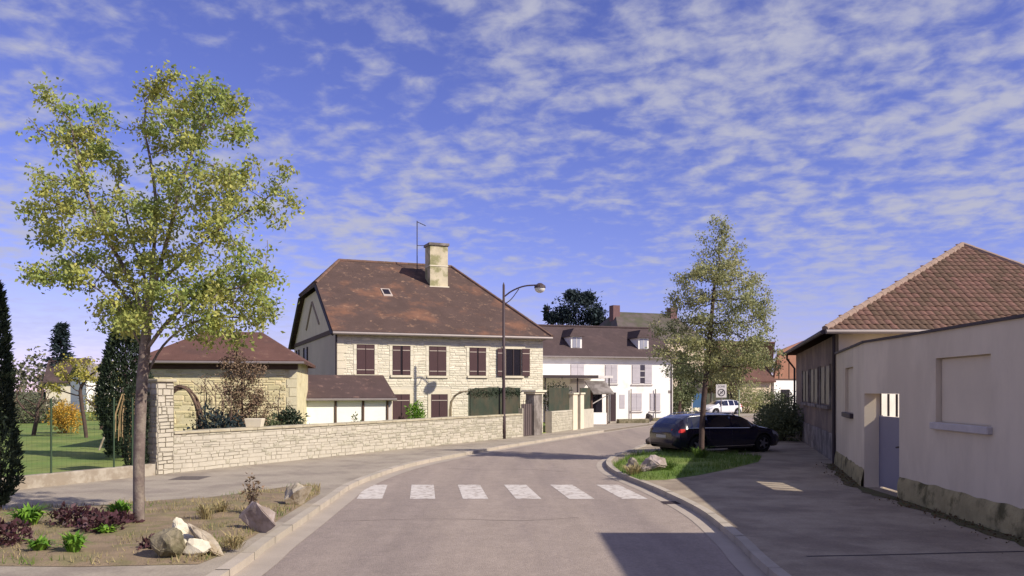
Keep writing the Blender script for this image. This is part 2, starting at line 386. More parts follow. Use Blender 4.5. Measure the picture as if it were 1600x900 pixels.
# ------------------------------------------------------------------ materials
m_asph = mat('asphalt', lin(152, 138, 127), 0.9, 0.06, 2.2, 0.4, 90, stretch=(1, .10, 1), col2=lin(140, 127, 119), c2scale=0.5, thr=(.42, .62))
m_side = mat('sidewalk asphalt', lin(158, 147, 132), 0.92, 0.07, 0.7, 0.35, 70, col2=lin(140, 129, 117), c2scale=0.8, thr=(.45, .65))
m_sider = mat('old sidewalk asphalt', lin(160, 146, 126), 0.9, 0.09, 1.3, 0.45, 70, col2=lin(136, 122, 106), c2scale=0.6, thr=(.42, .62))
def grain(M, sc, amt):
    nt = M.node_tree; N = nt.nodes; L = nt.links; b = N['Principled BSDF']; src = b.inputs['Base Color'].links[0].from_socket; tc = N.new('ShaderNodeTexCoord')
    for k, (q, a) in enumerate(((sc, amt), (sc * .12, amt * .5))):
        n = N.new('ShaderNodeTexNoise'); n.inputs['Scale'].default_value = q; n.inputs['Detail'].default_value = 3; n.inputs['Roughness'].default_value = .7; L.new(tc.outputs['Object'], n.inputs[0])
        mr = N.new('ShaderNodeMapRange'); L.new(n.outputs[0], mr.inputs[0]); mr.inputs[1].default_value = .3; mr.inputs[2].default_value = .7; mr.inputs[3].default_value = 1 - a; mr.inputs[4].default_value = 1 + a
        h = N.new('ShaderNodeHueSaturation'); L.new(src, h.inputs['Color']); L.new(mr.outputs[0], h.inputs['Value']); src = h.outputs[0]
    L.new(src, b.inputs['Base Color'])
for M_ in (m_asph, m_side, m_sider): grain(M_, 26, .16)
m_kerb = mat('kerb concrete', lin(172, 161, 146), 0.9, 0.08, 2.5, 0.3, 60)
m_gut = mat('gutter concrete', lin(166, 154, 141), 0.9, 0.07, 1.5, 0.25, 60)
m_paint = mat('road paint', lin(198, 190, 182), 0.85, 0.07, 6, 0.2, 80, col2=lin(160, 147, 137), c2scale=7, thr=(.5, .64))
m_lawn = mat('lawn', lin(98, 120, 56), 0.95, 0.16, 0.5, 0.8, 25, col2=lin(120, 130, 68), c2scale=0.35, thr=(.4, .62))
m_ground = mat('ground', lin(104, 104, 76), 0.95, 0.12, 0.05, 0.4, 5, col2=lin(96, 106, 62), c2scale=0.03)
m_soil = mat('soil', lin(136, 118, 96), 0.95, 0.15, 3, 0.9, 30, col2=lin(126, 116, 84), c2scale=2.2, thr=(.45, .6))
m_stone = mat('rubble stone', lin(178, 170, 152), 0.9, 0.16, 3, 0.6, 30, rnd=-0.15)
m_stone_h = mat('house rubble stone', lin(216, 208, 186), 0.9, 0.10, 4, 0.4, 25, rnd=0.10)
m_mortar = mat('lime mortar', lin(184, 176, 160), 0.95, 0.08, 3, 0.4, 40)
m_cap = mat('coping stone', lin(186, 176, 152), 0.9, 0.10, 2, 0.4, 30, col2=lin(160, 150, 126), c2scale=2)
m_dress = mat('dressed stone', lin(214, 204, 180), 0.88, 0.06, 3, 0.2, 30)
m_gable = mat('grey render', lin(204, 186, 162), 0.9, 0.06, 1.2, 0.15, 30, col2=lin(192, 174, 152), c2scale=.6)
m_barn = mat('yellow stone render', lin(214, 202, 164), 0.9, 0.10, 1.8, 0.5, 14, col2=lin(186, 168, 126), c2scale=2.6, thr=(.52, .66))
m_white = mat('white render', lin(240, 236, 228), 0.88, 0.03, 1.2, 0.12, 30, col2=lin(222, 216, 208), c2scale=.9, thr=(.5, .75))
m_shed = mat('white shed panel', lin(206, 198, 190), 0.8, 0.04, 1.5, 0.1, 30)
m_shut = mat('brown shutter', lin(76, 54, 56), 0.7, 0.08, 4, 0.2, 30, stretch=(8, 8, 1))
m_shutl = mat('lilac grey shutter', lin(180, 174, 178), 0.75, 0.05, 3, 0.1, 30)
m_iron = mat('pale iron strap', lin(178, 164, 152), 0.6, 0.05)
m_dark = mat('dark opening', lin(34, 27, 32), 0.4, 0.1)
m_glass = mat('window glass', lin(38, 36, 44), 0.08, 0.0, spec=0.8)
m_frame = mat('dark window frame', lin(58, 44, 46), 0.6, 0.05)
m_frw = mat('white frame', lin(214, 208, 202), 0.6, 0.04)
m_wood = mat('weathered wood', lin(92, 72, 62), 0.85, 0.12, 3, 0.3, 20, stretch=(1, 1, 8))
m_zinc = mat('zinc gutter', lin(140, 130, 126), 0.55, 0.06, metal=0.3)
m_pipe = mat('dark pipe', lin(62, 52, 54), 0.6, 0.06)
m_bark = mat('bark', lin(112, 98, 92), 0.95, 0.18, 6, 0.8, 30, col2=lin(136, 124, 112), c2scale=5)
m_barkd = mat('dark bark', lin(84, 68, 62), 0.95, 0.18, 6, 0.8, 30)
m_leafL = mat('maple leaf yellow green', lin(152, 166, 92), 0.6, 0.16, 1.3, rnd=0.34, trans=0.45, col2=lin(182, 182, 102), c2scale=1.2)
m_leafR = mat('grey green spring leaf', lin(160, 164, 118), 0.6, 0.12, 1.0, rnd=0.28, trans=0.45, col2=lin(176, 174, 122), c2scale=.9)
m_leafd = mat('dark evergreen leaf', lin(48, 60, 42), 0.7, 0.18, 2, rnd=0.30, trans=0.12)
m_leafb = mat('mid green leaf', lin(104, 112, 78), 0.7, 0.15, 2, rnd=0.3, trans=0.25)
m_leaffar = mat('far foliage', lin(104, 104, 82), 0.8, 0.15, .2, rnd=0.25, trans=0.2)
m_leafblue = mat('blue conifer', lin(44, 56, 58), 0.75, 0.16, 1.2, rnd=0.28, trans=0.1)
m_yel = mat('forsythia flower', lin(196, 158, 66), 0.7, 0.1, 2, rnd=0.2, trans=0.3)
m_olive = mat('yellow green blossom', lin(176, 168, 84), 0.7, 0.1, 2, rnd=0.25, trans=0.3)
m_purple = mat('purple leaf', lin(76, 48, 52), 0.55, 0.15, 4, rnd=0.35, trans=0.15)
m_green = mat('fresh green leaf', lin(112, 150, 52), 0.55, 0.12, 4, rnd=0.28, trans=0.3)
m_dry = mat('dry grass', lin(160, 146, 104), 0.9, 0.1, 4, rnd=0.25, trans=0.2)
m_grass = mat('grass blade', lin(98, 122, 50), 0.8, 0.12, 1.5, rnd=0.3, trans=0.25)
m_twig = mat('reddish twig', lin(118, 98, 78), 0.9, 0.1, 3, rnd=0.2)
m_rock = mat('pale rock', lin(178, 166, 148), 0.95, 0.12, 4, 0.7, 20, col2=lin(146, 132, 110), c2scale=3)
m_rockw = mat('white broken rock', lin(208, 199, 178), 0.9, 0.08, 4, 0.5, 20, col2=lin(196, 178, 146), c2scale=3.5, thr=(.55, .7))
m_rockd = mat('lichened rock', lin(136, 126, 104), 0.95, 0.16, 5, 0.8, 22, col2=lin(98, 92, 70), c2scale=4)
m_rocku = mat('mauve grey rock', lin(166, 152, 146), 0.95, 0.12, 4, 0.7, 20, col2=lin(136, 122, 112), c2scale=3)
m_rockk = mat('dark stone', lin(84, 76, 74), 0.95, 0.12, 4, 0.7, 20)
m_beige = mat('beige rendered wall', lin(212, 198, 174), 0.92, 0.045, 1.1, 0.2, 60, stretch=(1, 1, .45), col2=lin(200, 186, 163), c2scale=0.7)
m_plinth = mat('mossy plinth', lin(158, 146, 108), 0.95, 0.18, 2.4, 0.8, 18, col2=lin(92, 86, 58), c2scale=2.0, thr=(.46, .64))
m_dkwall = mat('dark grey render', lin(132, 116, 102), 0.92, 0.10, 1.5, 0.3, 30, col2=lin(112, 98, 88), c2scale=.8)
m_greypl = mat('grey plinth', lin(140, 132, 126), 0.95, 0.14, 2, 0.5, 20, col2=lin(104, 96, 90), c2scale=1.5)
m_gate = mat('blue grey gate paint', lin(134, 130, 140), 0.6, 0.05, 1.5, 0.05, 30)
m_lamp = mat('lamp post paint', lin(72, 58, 60), 0.55, 0.05)
m_lampg = mat('lamp globe', lin(216, 212, 206), 0.3, 0.02)
m_mesh = mat('green screening', lin(54, 62, 50), 0.85, 0.14, 1.5, 0.3, 30, col2=lin(72, 68, 54), c2scale=1.2)
m_greenpost = mat('green fence paint', lin(58, 76, 54), 0.6, 0.06)
m_blue = mat('blue board', lin(70, 104, 140), 0.5, 0.05)
m_orange = mat('orange brick', lin(150, 108, 88), 0.9, 0.1, 1, 0.3, 8)
m_slate = mat('dark slate roof', lin(94, 84, 80), 0.8, 0.12, 1, 0.3, 12, col2=lin(80, 78, 62), c2scale=.7)
m_tile_r = mat('right roof tile', lin(104, 79, 66), 0.9, 0.10, 3, 0.3, 40, rnd=-0.26)
m_tile_rs = mat('right roof tile mass', lin(104, 79, 66), 0.9, 0.10, 3, 0.3, 40, rnd=0.26)
m_ridge = mat('ridge tile', lin(150, 128, 114), 0.9, 0.12, 4, 0.4, 30)
def roofmat(name, c1, c2, c3, rows=7.0, thr=(.52, .68)):
    M = mat(name, c1, 0.9, 0.10, 1.2, 0, 1, col2=c2, c2scale=.55, thr=thr); nt = M.node_tree; N = nt.nodes; L = nt.links
    b = N['Principled BSDF']; src = b.inputs['Base Color'].links[0].from_socket; tc = N.new('ShaderNodeTexCoord')
    n = N.new('ShaderNodeTexNoise'); n.inputs['Scale'].default_value = 2.3; n.inputs['Detail'].default_value = 8; n.inputs['Roughness'].default_value = .7; L.new(tc.outputs['Object'], n.inputs[0])
    mr = N.new('ShaderNodeMapRange'); mr.inputs[1].default_value = .57; mr.inputs[2].default_value = .72; L.new(n.outputs[0], mr.inputs[0])
    mx = N.new('ShaderNodeMix'); mx.data_type = 'RGBA'; L.new(mr.outputs[0], mx.inputs[0]); L.new(src, mx.inputs[6]); mx.inputs[7].default_value = c3; L.new(mx.outputs[2], b.inputs['Base Color'])
    w = N.new('ShaderNodeTexWave'); w.bands_direction = 'Z'; w.wave_profile = 'SAW'; w.inputs['Scale'].default_value = rows; w.inputs['Distortion'].default_value = .5; w.inputs['Detail'].default_value = 2; L.new(tc.outputs['Object'], w.inputs[0])
    v = N.new('ShaderNodeTexVoronoi'); v.inputs['Scale'].default_value = 7; L.new(tc.outputs['Object'], v.inputs[0])
    ad = N.new('ShaderNodeMath'); ad.operation = 'ADD'; L.new(w.outputs[1], ad.inputs[0]); L.new(v.outputs['Color'], ad.inputs[1])
    bp = N.new('ShaderNodeBump'); bp.inputs['Strength'].default_value = .55; bp.inputs['Distance'].default_value = .03; L.new(ad.outputs[0], bp.inputs['Height']); L.new(bp.outputs[0], b.inputs['Normal']); return M
m_roof_h = roofmat('old brown tile roof', lin(84, 67, 61), lin(120, 86, 68), lin(154, 122, 98), thr=(.5, .7))
m_roof_w = roofmat('dark brown tile roof', lin(78, 64, 63), lin(86, 70, 68), lin(96, 80, 76))
m_roof_b = roofmat('red brown tile roof', lin(98, 70, 62), lin(86, 64, 58), lin(122, 94, 80))
m_roof_s = roofmat('mossy shed roof', lin(80, 64, 62), lin(92, 70, 66), lin(136, 108, 98))

# ------------------------------------------------------------------ the setting: ground, road, pavements
ZR = -0.10
MB().add([(-700, -60, -0.16), (700, -60, -0.16), (700, 1200, -0.16), (-700, 1200, -0.16)], [(0, 1, 2, 3)]).build('ground', m_ground)['kind'] = 'structure'
LKp = [Vector((-3.45, -8, 0)), Vector((-3.45, 2, 0))] + [GP(*p) for p in ((345, 900), (420, 846), (470, 812), (520, 777), (560, 752), (640, 725), (740, 705), (830, 690), (940, 673), (1000, 664.5), (1060, 657))] + [Vector((19, 70, 0)), Vector((30, 82, 0)), Vector((50, 96, 0))]
RKp = [Vector((2.6, -8, 0)), Vector((2.9, 2, 0))] + [GP(*p) for p in ((1215, 900), (1150, 840), (1092, 795), (1020, 760), (965, 738), (948, 725), (951, 716), (968, 708), (1000, 698), (1020, 691))] + [Vector((9, 37.2, 0)), Vector((13.2, 41, 0))]
LK = crom(LKp, 6); RK = crom(RKp, 6)
road = sheet('road', [(-9, -8), (9, -8), (9, 30), (14, 42), (26, 60), (60, 82), (60, 110), (40, 96), (15, 72), (-2, 46), (-6, 30)], ZR, m_asph)
road['label'] = 'pale worn asphalt road bending to the right'
lw = [(-40, -8)] + [tuple(p[:2]) for p in LK] + [(46, 112), (10, 90), (-40, 60)]
sheet('pavement', lw, 0.0, m_side, 0.14)
def kerb_stones(line, side, y0, y1):
    base = ribbon('kerb', line, offset(line, side * .95), 0.004, m_gut, thick=0.10); fine_ = [line[0]]
    for p in line[1:]:
        a = fine_[-1]; n = max(1, int((p - a).length / .1)); fine_ += [a.lerp(p, (i + 1) / n) for i in range(n)]
    st_ = [p for p in fine_ if y0 < p.y < y1]; back = offset(st_, side); front = offset(st_, -side * .03)
    for i in range(0, len(st_) - 11, 10):
        a = front[i:i + 11]; b = back[i:i + 11]; a = [a[0].lerp(a[1], .1)] + a[1:-1] + [a[-1].lerp(a[-2], .1)]; b = [b[0].lerp(b[1], .1)] + b[1:-1] + [b[-1].lerp(b[-2], .1)]
        ribbon('kerb_stone', a, b, .012 + rng.uniform(-.003, .004), m_kerbs, parent=base, thick=.115)
m_kerbs = mat('kerb stone', lin(172, 161, 146), 0.9, 0.08, 2.5, 0.3, 60, rnd=-.06)
kerb_stones(LK, -.17, 6, 46)
ribbon('gutter', offset(LK, 0.003), offset(LK, 0.36), ZR + 0.006, m_gut)
rw = [tuple(p[:2]) for p in RK] + [(18, 41), (30, 30), (30, -8)]
sheet('pavement', rw, 0.0, m_sider, 0.14)
kerb_stones(RK, .15, 6, 36)
ribbon('gutter', offset(RK, -0.003), offset(RK, -0.30), ZR + 0.006, m_gut)
for i in range(6):
    x = -3.18 + 1.125 * i; w = 0.27; y0, y1 = 17.62, 20.25
    sheet('crossing_stripe', [(x + .16 - w, y0), (x + .16 + w, y0), (x - .12 + w, y1), (x - .12 - w, y1)], ZR + 0.004, m_paint, parent=road)
m_tar = mat('tar seam', lin(122, 111, 104), .85, .12, 4, .2, 60)
def seam(pts, w, name='tar_seam'):
    c = crom([Vector((x, y, 0)) for x, y in pts], 8); c = [p + Vector((.03 * mnoise.noise(p * 2.1), .03 * mnoise.noise(p * 1.7 + Vector((5, 0, 0))), 0)) for p in c]
    ribbon(name, offset(c, -w / 2), offset(c, w / 2), ZR + .003, m_tar, parent=road)
seam([(-3.0, 14.6), (-1.4, 14.9), (.2, 14.7), (1.2, 15.1)], .02); seam([(1.5, 23.5), (.4, 24.2), (-.9, 24.0), (-1.9, 24.6)], .025)
dg = GP(1050, 786, ZR); dgr = empty('gutter_grate', dg); tag(dgr, 'small iron drain grate in the gutter near the crossing', 'drain grate')
for k in range(6): MB().box(dg.x - .2, dg.x + .2, dg.y - .2 + k * .07, dg.y - .16 + k * .07, ZR + .007, ZR + .014).build('bar', m_pipe, dgr)
# garden lawn behind walls
W0 = Vector((-9.25, 21.67)); W1 = Vector((0.61, 39.7)); WF = Fr(W0, W1)
K0 = Vector((-11.2, 17.9)); KF = Fr(K0 + (K0 - W0) * 0.9, W0)
lawn = [KF.at(0, -.1, 0)[:2], WF.at(0, -.1, 0)[:2], WF.at(WF.L, -.1, 0)[:2], (4, 49), (2, 57), (-20, 64), (-30, 110), (-110, 110), (-60, 8)]
sheet('lawn', lawn, 0.03, m_lawn, 0.1)
sheet('verge', [(14, 43), (27, 61.5), (62, 84), (90, 84), (60, 40), (30, 38)], -0.04, m_lawn, 0.1)

# ------------------------------------------------------------------ low rubble garden wall with end pillar
wall = empty('garden_wall', WF.at(WF.L / 2, 0, 0)); tag(wall, 'long low pale rubble stone garden wall with flat coping along the pavement', 'wall')
WL = WF.L - 0.25
MB().fbox(WF, 0.5, WL, -0.42, 0.005, -0.05, 1.02).build('wall_core', m_mortar, wall)
place_stones(WF, [(a + .5, b + .5, c, d) for (a, b, c, d) in courses(WL - 0.5, 1.02, (.045, .14), (.12, .55), rnd=random.Random(5), gap=.010)], wall, m_stone, 300, depth=.024)
u = 0.52; r = random.Random(2)
while u < WL - .2:
    w = r.uniform(.7, 1.2); MB().fbox(WF, u, min(u + w, WL) - .012, -0.46, 0.05, 1.022 + r.uniform(0, .006), 1.10 + r.uniform(-.008, .008)).build('coping_stone', m_cap, wall, bevel=0.012); u += w
pil = empty('gate_pillar', WF.at(.25, -.2, 0)); tag(pil, 'tall square stone pillar ending the low garden wall beside the fence', 'pillar')
MB().fbox(WF, 0.0, .5, -.5, .03, -.05, 2.42).build('pillar_core', m_mortar, pil)
place_stones(WF, courses(.5, 2.40, (.10, .2), (.2, .34), rnd=random.Random(8)), pil, m_stone, 120, d0=.03)
PF = Fr(WF.at(0, -.5, 0)[:2], WF.at(0, .03, 0)[:2])
place_stones(PF, courses(.53, 2.40, (.10, .2), (.2, .34), rnd=random.Random(9)), pil, m_stone, 120)
MB().fbox(WF, -.06, .56, -.56, .10, 2.42, 2.50).build('pillar_cap', m_cap, pil, bevel=.015)
# low concrete base and green wire fence
fen = empty('wire_fence', KF.at(KF.L / 2, 0, 0)); tag(fen, 'green wire garden fence with thin posts on a low pale concrete base', 'fence')
MB().fbox(KF, 0, KF.L - .03, -.22, 0, -.05, .29).build('fence_base', mat('concrete base', lin(176, 166, 150), .92, .12, 2.5, .4, 30, col2=lin(140, 128, 112), c2scale=2.5), fen, bevel=.015)
for px in (-40, 80, 178, 207): u_ = KF.u(px, -.1); MB().tube([KF.at(u_, -.1, .25), KF.at(u_, -.1, 2.02)], .022, 6).build('fence_post', m_greenpost, fen)
for k in range(9): MB().tube([KF.at(0, -.1, .42 + k * .19), KF.at(KF.L - .05, -.1, .42 + k * .19)], .0022, 3).build('wire', m_greenpost, fen)
mb = MB(); u_ = 0.1
while u_ < KF.L - .1: mb.tube([KF.at(u_, -.1, .3), KF.at(u_, -.1, 1.95)], .0014, 3, cap=False); u_ += .12
mb.build('vertical_wires', m_greenpost, fen)['kind'] = 'stuff'

# ------------------------------------------------------------------ big stone house
HF = Fr((-8.17, 38.9), (1.58, 42.8)); HL = HF.L; HD = 15.6; EZ = 5.05; RZ = 9.38
house = empty('stone_house', HF.at(HL / 2, -HD / 2, 0)); tag(house, 'large cream rubble stone house with brown shutters and tall brown tile roof', 'house')
MB().fbox(HF, 0, HL, -HD, 0, -.05, EZ).build('wall', m_gable, house)
hw = []   # upper windows from the photograph: px0, px1, top, bottom
for (a, b, t, bt) in ((557, 585, 538, 585), (613, 641, 540, 586), (670, 697, 541, 587), (733, 759, 543, 587), (777, 826, 545, 587)):
    hw.append((HF.u(a), HF.u(b), HF.z(a, bt), HF.z(a, t)))
doors = [(HF.u(613), HF.u(640), 0.1, HF.z(625, 616)), (HF.u(673), HF.u(699), 0.1, HF.z(685, 616))]
holes = [(a - .15, b + .15, c - .12, d + .16) for (a, b, c, d) in hw[:4]] + [(hw[4][0] + .38, hw[4][1] - .38, hw[4][2] - .14, hw[4][3] + .2)] + [(a - .16, b + .16, -.1, d + .25) for (a, b, c, d) in doors]
st = MB(); r = random.Random(11); MB().fbox(HF, 0, HL, 0, .018, -.05, EZ).build('mortar', mat('house mortar', lin(206, 198, 178), .95, .06, 2), house)
for q in courses(HL, EZ - .05, (.06, .15), (.16, .6), holes, rnd=random.Random(12), gap=.014):
    p, f = stone_geo(*q, .024, r); st.add([HF.at(a[0], .012 + a[1], a[2]) for a in p], f)
st.build('facade_stones', m_stone_h, house)['kind'] = 'stuff'
for (a, b, c, d) in hw[:4]:
    wn = MB().fbox(HF, a, b, .0225, .025, c, d).build('window', m_dark, house)
    for x0, x1 in ((a - .15, a), (b, b + .15)):
        st2 = MB()
        for k in range(6): st2.fbox(HF, x0 + .004, x1 - .004, .020, .036 + .006 * (k % 3), c + (d - c) * k / 6 + .006, c + (d - c) * (k + 1) / 6 - .004)
        st2.build('jamb_stones', m_stone_h, wn)['kind'] = 'stuff'
    MB().fbox(HF, a - .24, b + .24, .012, .055, d + .003, d + .15).build('lintel', m_dress, wn)
    MB().fbox(HF, a - .1, b + .1, .012, .10, c - .11, c - .003).build('sill', m_dress, wn)
    mid = (a + b) / 2; op = r.choice((.02, .07, .1, .02))
    for (s, e) in ((a + .01, mid - op * .5), (mid + op * .5, b - .01)):
        sh = MB().fbox(HF, s, e, .026, .055, c + .02, d - .02).build('shutter', m_shut, house)
        for zz in (c + .22, d - .22): MB().fbox(HF, s + .01, e - .02, .056, .066, zz - .018, zz + .018).build('strap', m_iron, sh)
a, b, c, d = hw[4]; wi0, wi1 = a + .42, b - .42
wn = MB().fbox(HF, wi0 - .1, wi1 + .1, .0221, .0228, c, d).build('window', m_dress, house)
for x in (wi0 - .1, wi1): MB().fbox(HF, x, x + .1, .013, .07, c, d).build('jamb', m_dress, wn)
MB().fbox(HF, wi0 - .2, wi1 + .2, .012, .08, d + .003, d + .18).build('lintel', m_dress, wn); MB().fbox(HF, wi0 - .12, wi1 + .12, .012, .12, c - .11, c - .003).build('sill', m_dress, wn)
MB().fbox(HF, wi0, wi1, .023, .03, c, d).build('pane', m_glass, wn)
for x in (wi0 + .03, (wi0 + wi1) / 2, wi1 - .03): MB().fbox(HF, x - .03, x + .03, .031, .055, c, d).build('frame', m_frame, wn)
for (s, e) in ((a - .02, wi0 - .03), (wi1 + .03, b + .02)):
    sh = MB().fbox(HF, s, e, .08, .12, c - .02, d + .02).build('shutter', m_shut, house)
    for zz in (c + .22, d - .22): MB().fbox(HF, s + .01, e - .01, .121, .13, zz - .018, zz + .018).build('strap', m_iron, sh)
for (a, b, c, d) in doors:
    dr = MB().fbox(HF, a, b, .023, .055, c, d).build('door', m_shut, house)
    for q in ((a - .15, a - .003, 0, d + .2), (b + .003, b + .15, 0, d + .2), (a - .003, b + .003, d + .003, d + .2)): MB().fbox(HF, q[0], q[1], .012, .06, q[2], q[3]).build('door_surround', m_dress, dr)
    MB().fbox(HF, (a + b) / 2 - .012, (a + b) / 2 + .012, .056, .062, c, d).build('leaf_gap', m_dark, dr)
    for zz in (.75, d - .3): MB().fbox(HF, a + .03, b - .03, .063, .072, zz - .018, zz + .018).build('strap', m_iron, dr)
# corner quoins and downpipe
for k in range(14): MB().fbox(HF, -.02, .3 + .12 * (k % 2), .013, .055, k * .36, k * .36 + .345).build('quoin', m_dress, house)
MB().tube([HF.at(-.06, .06, 0), HF.at(-.06, .06, EZ - .1)], .045, 8).build('downpipe', m_pipe, house)
# gable
th = 4.7; hz_ = EZ + (RZ - EZ) * th / (HD / 2)
gp = [(0, EZ), (th, hz_ - .05), (HD - th, hz_ - .05), (HD, EZ)]
MB().add([HF.at(0.0, -t, z - .02) for t, z in gp] + [HF.at(.3, -t, z - .02) for t, z in gp], [(0, 1, 2, 3), (7, 6, 5, 4), (0, 4, 5, 1), (1, 5, 6, 2), (2, 6, 7, 3), (3, 7, 4, 0)]).build('gable_wall', mat('gable render', lin(216, 198, 170), .9, .06, 1.4, .2, 20), house)
GF = Fr(HF.at(0, -HD, 0)[:2], HF.at(0, 0, 0)[:2])    # gable frame, u from the back corner
MB().fbox(GF, 0, HD, .002, .05, EZ - .12, EZ + .10).build('band', m_wood, house)
for (t0, z0, t1, z1) in ((5.3, 5.7, 7.8, 7.1), (7.8, 7.1, 10.0, 5.7)):
    MB().tube([GF.at(HD - t0, .02, z0), GF.at(HD - t1, .02, z1)], .06, 4).build('timber', mat('pale timber', lin(150, 132, 114), .9, .1), house)
for (t0, t1, z0, z1) in ((9.6, 10.9, 3.1, 4.6), (13.2, 14.2, 3.1, 4.6)):
    wn = MB().fbox(GF, HD - t1, HD - t0, .002, .03, z0, z1).build('window', m_dark, house)
    for x in (HD - t1 - .09, HD - t0): MB().fbox(GF, x, x + .09, .004, .08, z0 - .1, z1 + .1).build('frame', m_frame, wn)
# roof with a half-hip over the gable and a full hip at the far end
OV = .38; k_ = (RZ - EZ) / (HD / 2); ez = EZ - OV * k_ + .12; up = .12
A = lambda u, t, z: tuple(HF.at(u, -t, z))
eL, eR = -.28, HL + .35; r0, r1 = 1.47, 8.05
fl = A(eL, -OV, ez); fr_ = A(eR, -OV, ez); bl = A(eL, HD + OV, ez); br = A(eR, HD + OV, ez)
hfL = A(eL, th, hz_ + up); hbL = A(eL, HD - th, hz_ + up); ra = A(r0, HD / 2, RZ + up); rb = A(r1, HD / 2, RZ + up)
roof = slab([[fl, fr_, rb, ra, hfL], [bl, hbL, ra, rb, br], [hfL, ra, hbL], [fr_, br, rb]], .14).build('roof', m_roof_h, house)
def ridge_line(p, q, parent, m, rad=.11, name='ridge_tile', step=.42):
    p, q = Vector(p), Vector(q); n = max(1, int((q - p).length / step))
    for i in range(n):
        a_ = p.lerp(q, i / n); b_ = p.lerp(q, (i + 1.06) / n); MB().tube([a_, b_], [rad, rad * .93], 7).build(name, m, parent)
for p, q in ((ra, rb), (fr_, rb), (hfL, ra), (hbL, ra)): ridge_line(p, q, roof, mat('old ridge tile', lin(108, 84, 72), .9, .14, 2, .4, 20, rnd=-.15), .10)
MB().tube([HF.at(eL, OV + .05, ez - .10), HF.at(eR, OV + .05, ez - .10)], .075, 8).build('gutter', m_zinc, roof)
for (p, q) in ((fl, hfL), (bl, hbL)):
    p = Vector(p) - Vector((0, 0, .16)); q = Vector(q) - Vector((0, 0, .16)); MB().tube([p, q], .09, 4).build('verge_board', m_pipe, roof)
ch = MB().fbox(HF, 5.95, 6.97, -6.0, -5.0, 7.3, 10.2).build('chimney', mat('chimney render', lin(196, 184, 156), .92, .1, 2.2, .4, 14, col2=lin(146, 142, 104), c2scale=1.6, thr=(.45, .62)), roof)
MB().fbox(HF, 5.88, 7.04, -6.07, -4.93, 10.2, 10.34).build('chimney_cap', m_greypl, roof); MB().fbox(HF, 5.93, 6.99, -6.02, -4.98, 9.05, 9.11).build('chimney_band', m_dress, roof)
MB().fbox(HF, 5.9, 7.02, -5.1, -4.9, 7.62, 7.95).build('flashing', m_dress, roof)
sk = HF.u(604, -3.9); kz = EZ + k_ * 3.9
def roof_patch(u0, u1, t0, t1, h, name, m): MB().add([HF.at(u_, -t, EZ + k_ * t + up + hh) for hh in (-.02, h) for u_, t in ((u0, t0), (u1, t0), (u1, t1), (u0, t1))], [(4, 5, 6, 7), (0, 1, 5, 4), (1, 2, 6, 5), (2, 3, 7, 6), (3, 0, 4, 7)]).build(name, m, roof)
roof_patch(sk - .24, sk + .24, 3.5, 4.3, .05, 'skylight_frame', m_iron); roof_patch(sk - .17, sk + .17, 3.62, 4.18, .065, 'skylight', m_dark)
aa = HF.at(5.65, -6.6, 8.9); an = MB().tube([aa, aa + Vector((0, 0, 2.9))], .028, 6)
an.tube([aa + Vector((0, 0, 2.85)), aa + Vector((.5, -.1, 2.6))], .02, 5); an.tube([aa + Vector((-.02, 0, 1.5)), aa + Vector((.5, -.05, 1.5))], .018, 5)
for k in range(4): p = aa + Vector((.1 + .11 * k, -.02 * k, 2.81 - .055 * k)); an.tube([p + Vector((0, -.16, 0)), p + Vector((0, .16, 0))], .009, 4)
an.build('antenna', m_pipe, roof)

# lean-to shed in front of the house
shed = empty('garden_shed', HF.at(-.1, 1.4, 0)); tag(shed, 'low lean-to shed with white panels and mossy brown roof behind the garden wall', 'shed')
MB().fbox(HF, -2.2, 2.0, .12, 2.5, -.05, 1.9).build('wall', m_shed, shed)
for (a, b) in ((478, 522), (526, 565), (569, 603)): MB().fbox(HF, HF.u(a, 2.5), HF.u(b, 2.5), 2.502, 2.54, .05, 1.78).build('door_panel', m_white, shed)
for px in (476, 524, 567, 605): u_ = HF.u(px, 2.5); MB().fbox(HF, u_ - .035, u_ + .035, 2.503, 2.60, 0, 1.86).build('post', m_wood, shed)
slab([[A(-2.45, -2.75, 1.88), A(2.15, -2.75, 1.88), A(2.15, -.14, 2.92), A(-1.6, -.14, 2.92)]], .10).build('roof', m_roof_s, shed)
MB().tube([HF.at(-2.45, 2.8, 1.80), HF.at(2.15, 2.8, 1.80)], .055, 6).build('gutter', m_zinc, shed)

# yellow stone barn
BF = Fr((-13.4, 30.2), (-8.05, 31.1)); BL = BF.L
barn = empty('garden_barn', BF.at(BL / 2, -2.8, 0)); tag(barn, 'small yellow stone barn with low red brown hipped roof in the garden', 'barn')
MB().fbox(BF, 0, BL, -5.6, 0, -.05, 3.3).build('wall', m_barn, barn)
st = MB(); r = random.Random(21)
for q in courses(BL - .4, 2.95, (.10, .24), (.18, .6), rnd=random.Random(22), gap=.03):
    if r.random() < .8: p, f = stone_geo(*q, .016, r); st.add([BF.at(a[0], .001 + a[1], a[2]) for a in p], f)
st.build('facade_stones', mat('yellow rubble', lin(212, 198, 156), .9, .12, 2.5, .5, 20, rnd=.14), barn)['kind'] = 'stuff'
MB().fbox(BF, -.05, BL + .05, .002, .06, 2.98, 3.28).build('eave_shade_band', m_wood, barn)  # dark strip standing in for the shadow band under the barn eave
for k in range(9): MB().fbox(BF, BL - .26 - .1 * (k % 2), BL + .012, .003, .018, k * .33, k * .33 + .31).build('quoin', mat('yellow quoin', lin(212, 202, 170), .9, .08, 3, .3, 20), barn)
B = lambda u, t, z: tuple(BF.at(u, -t, z))
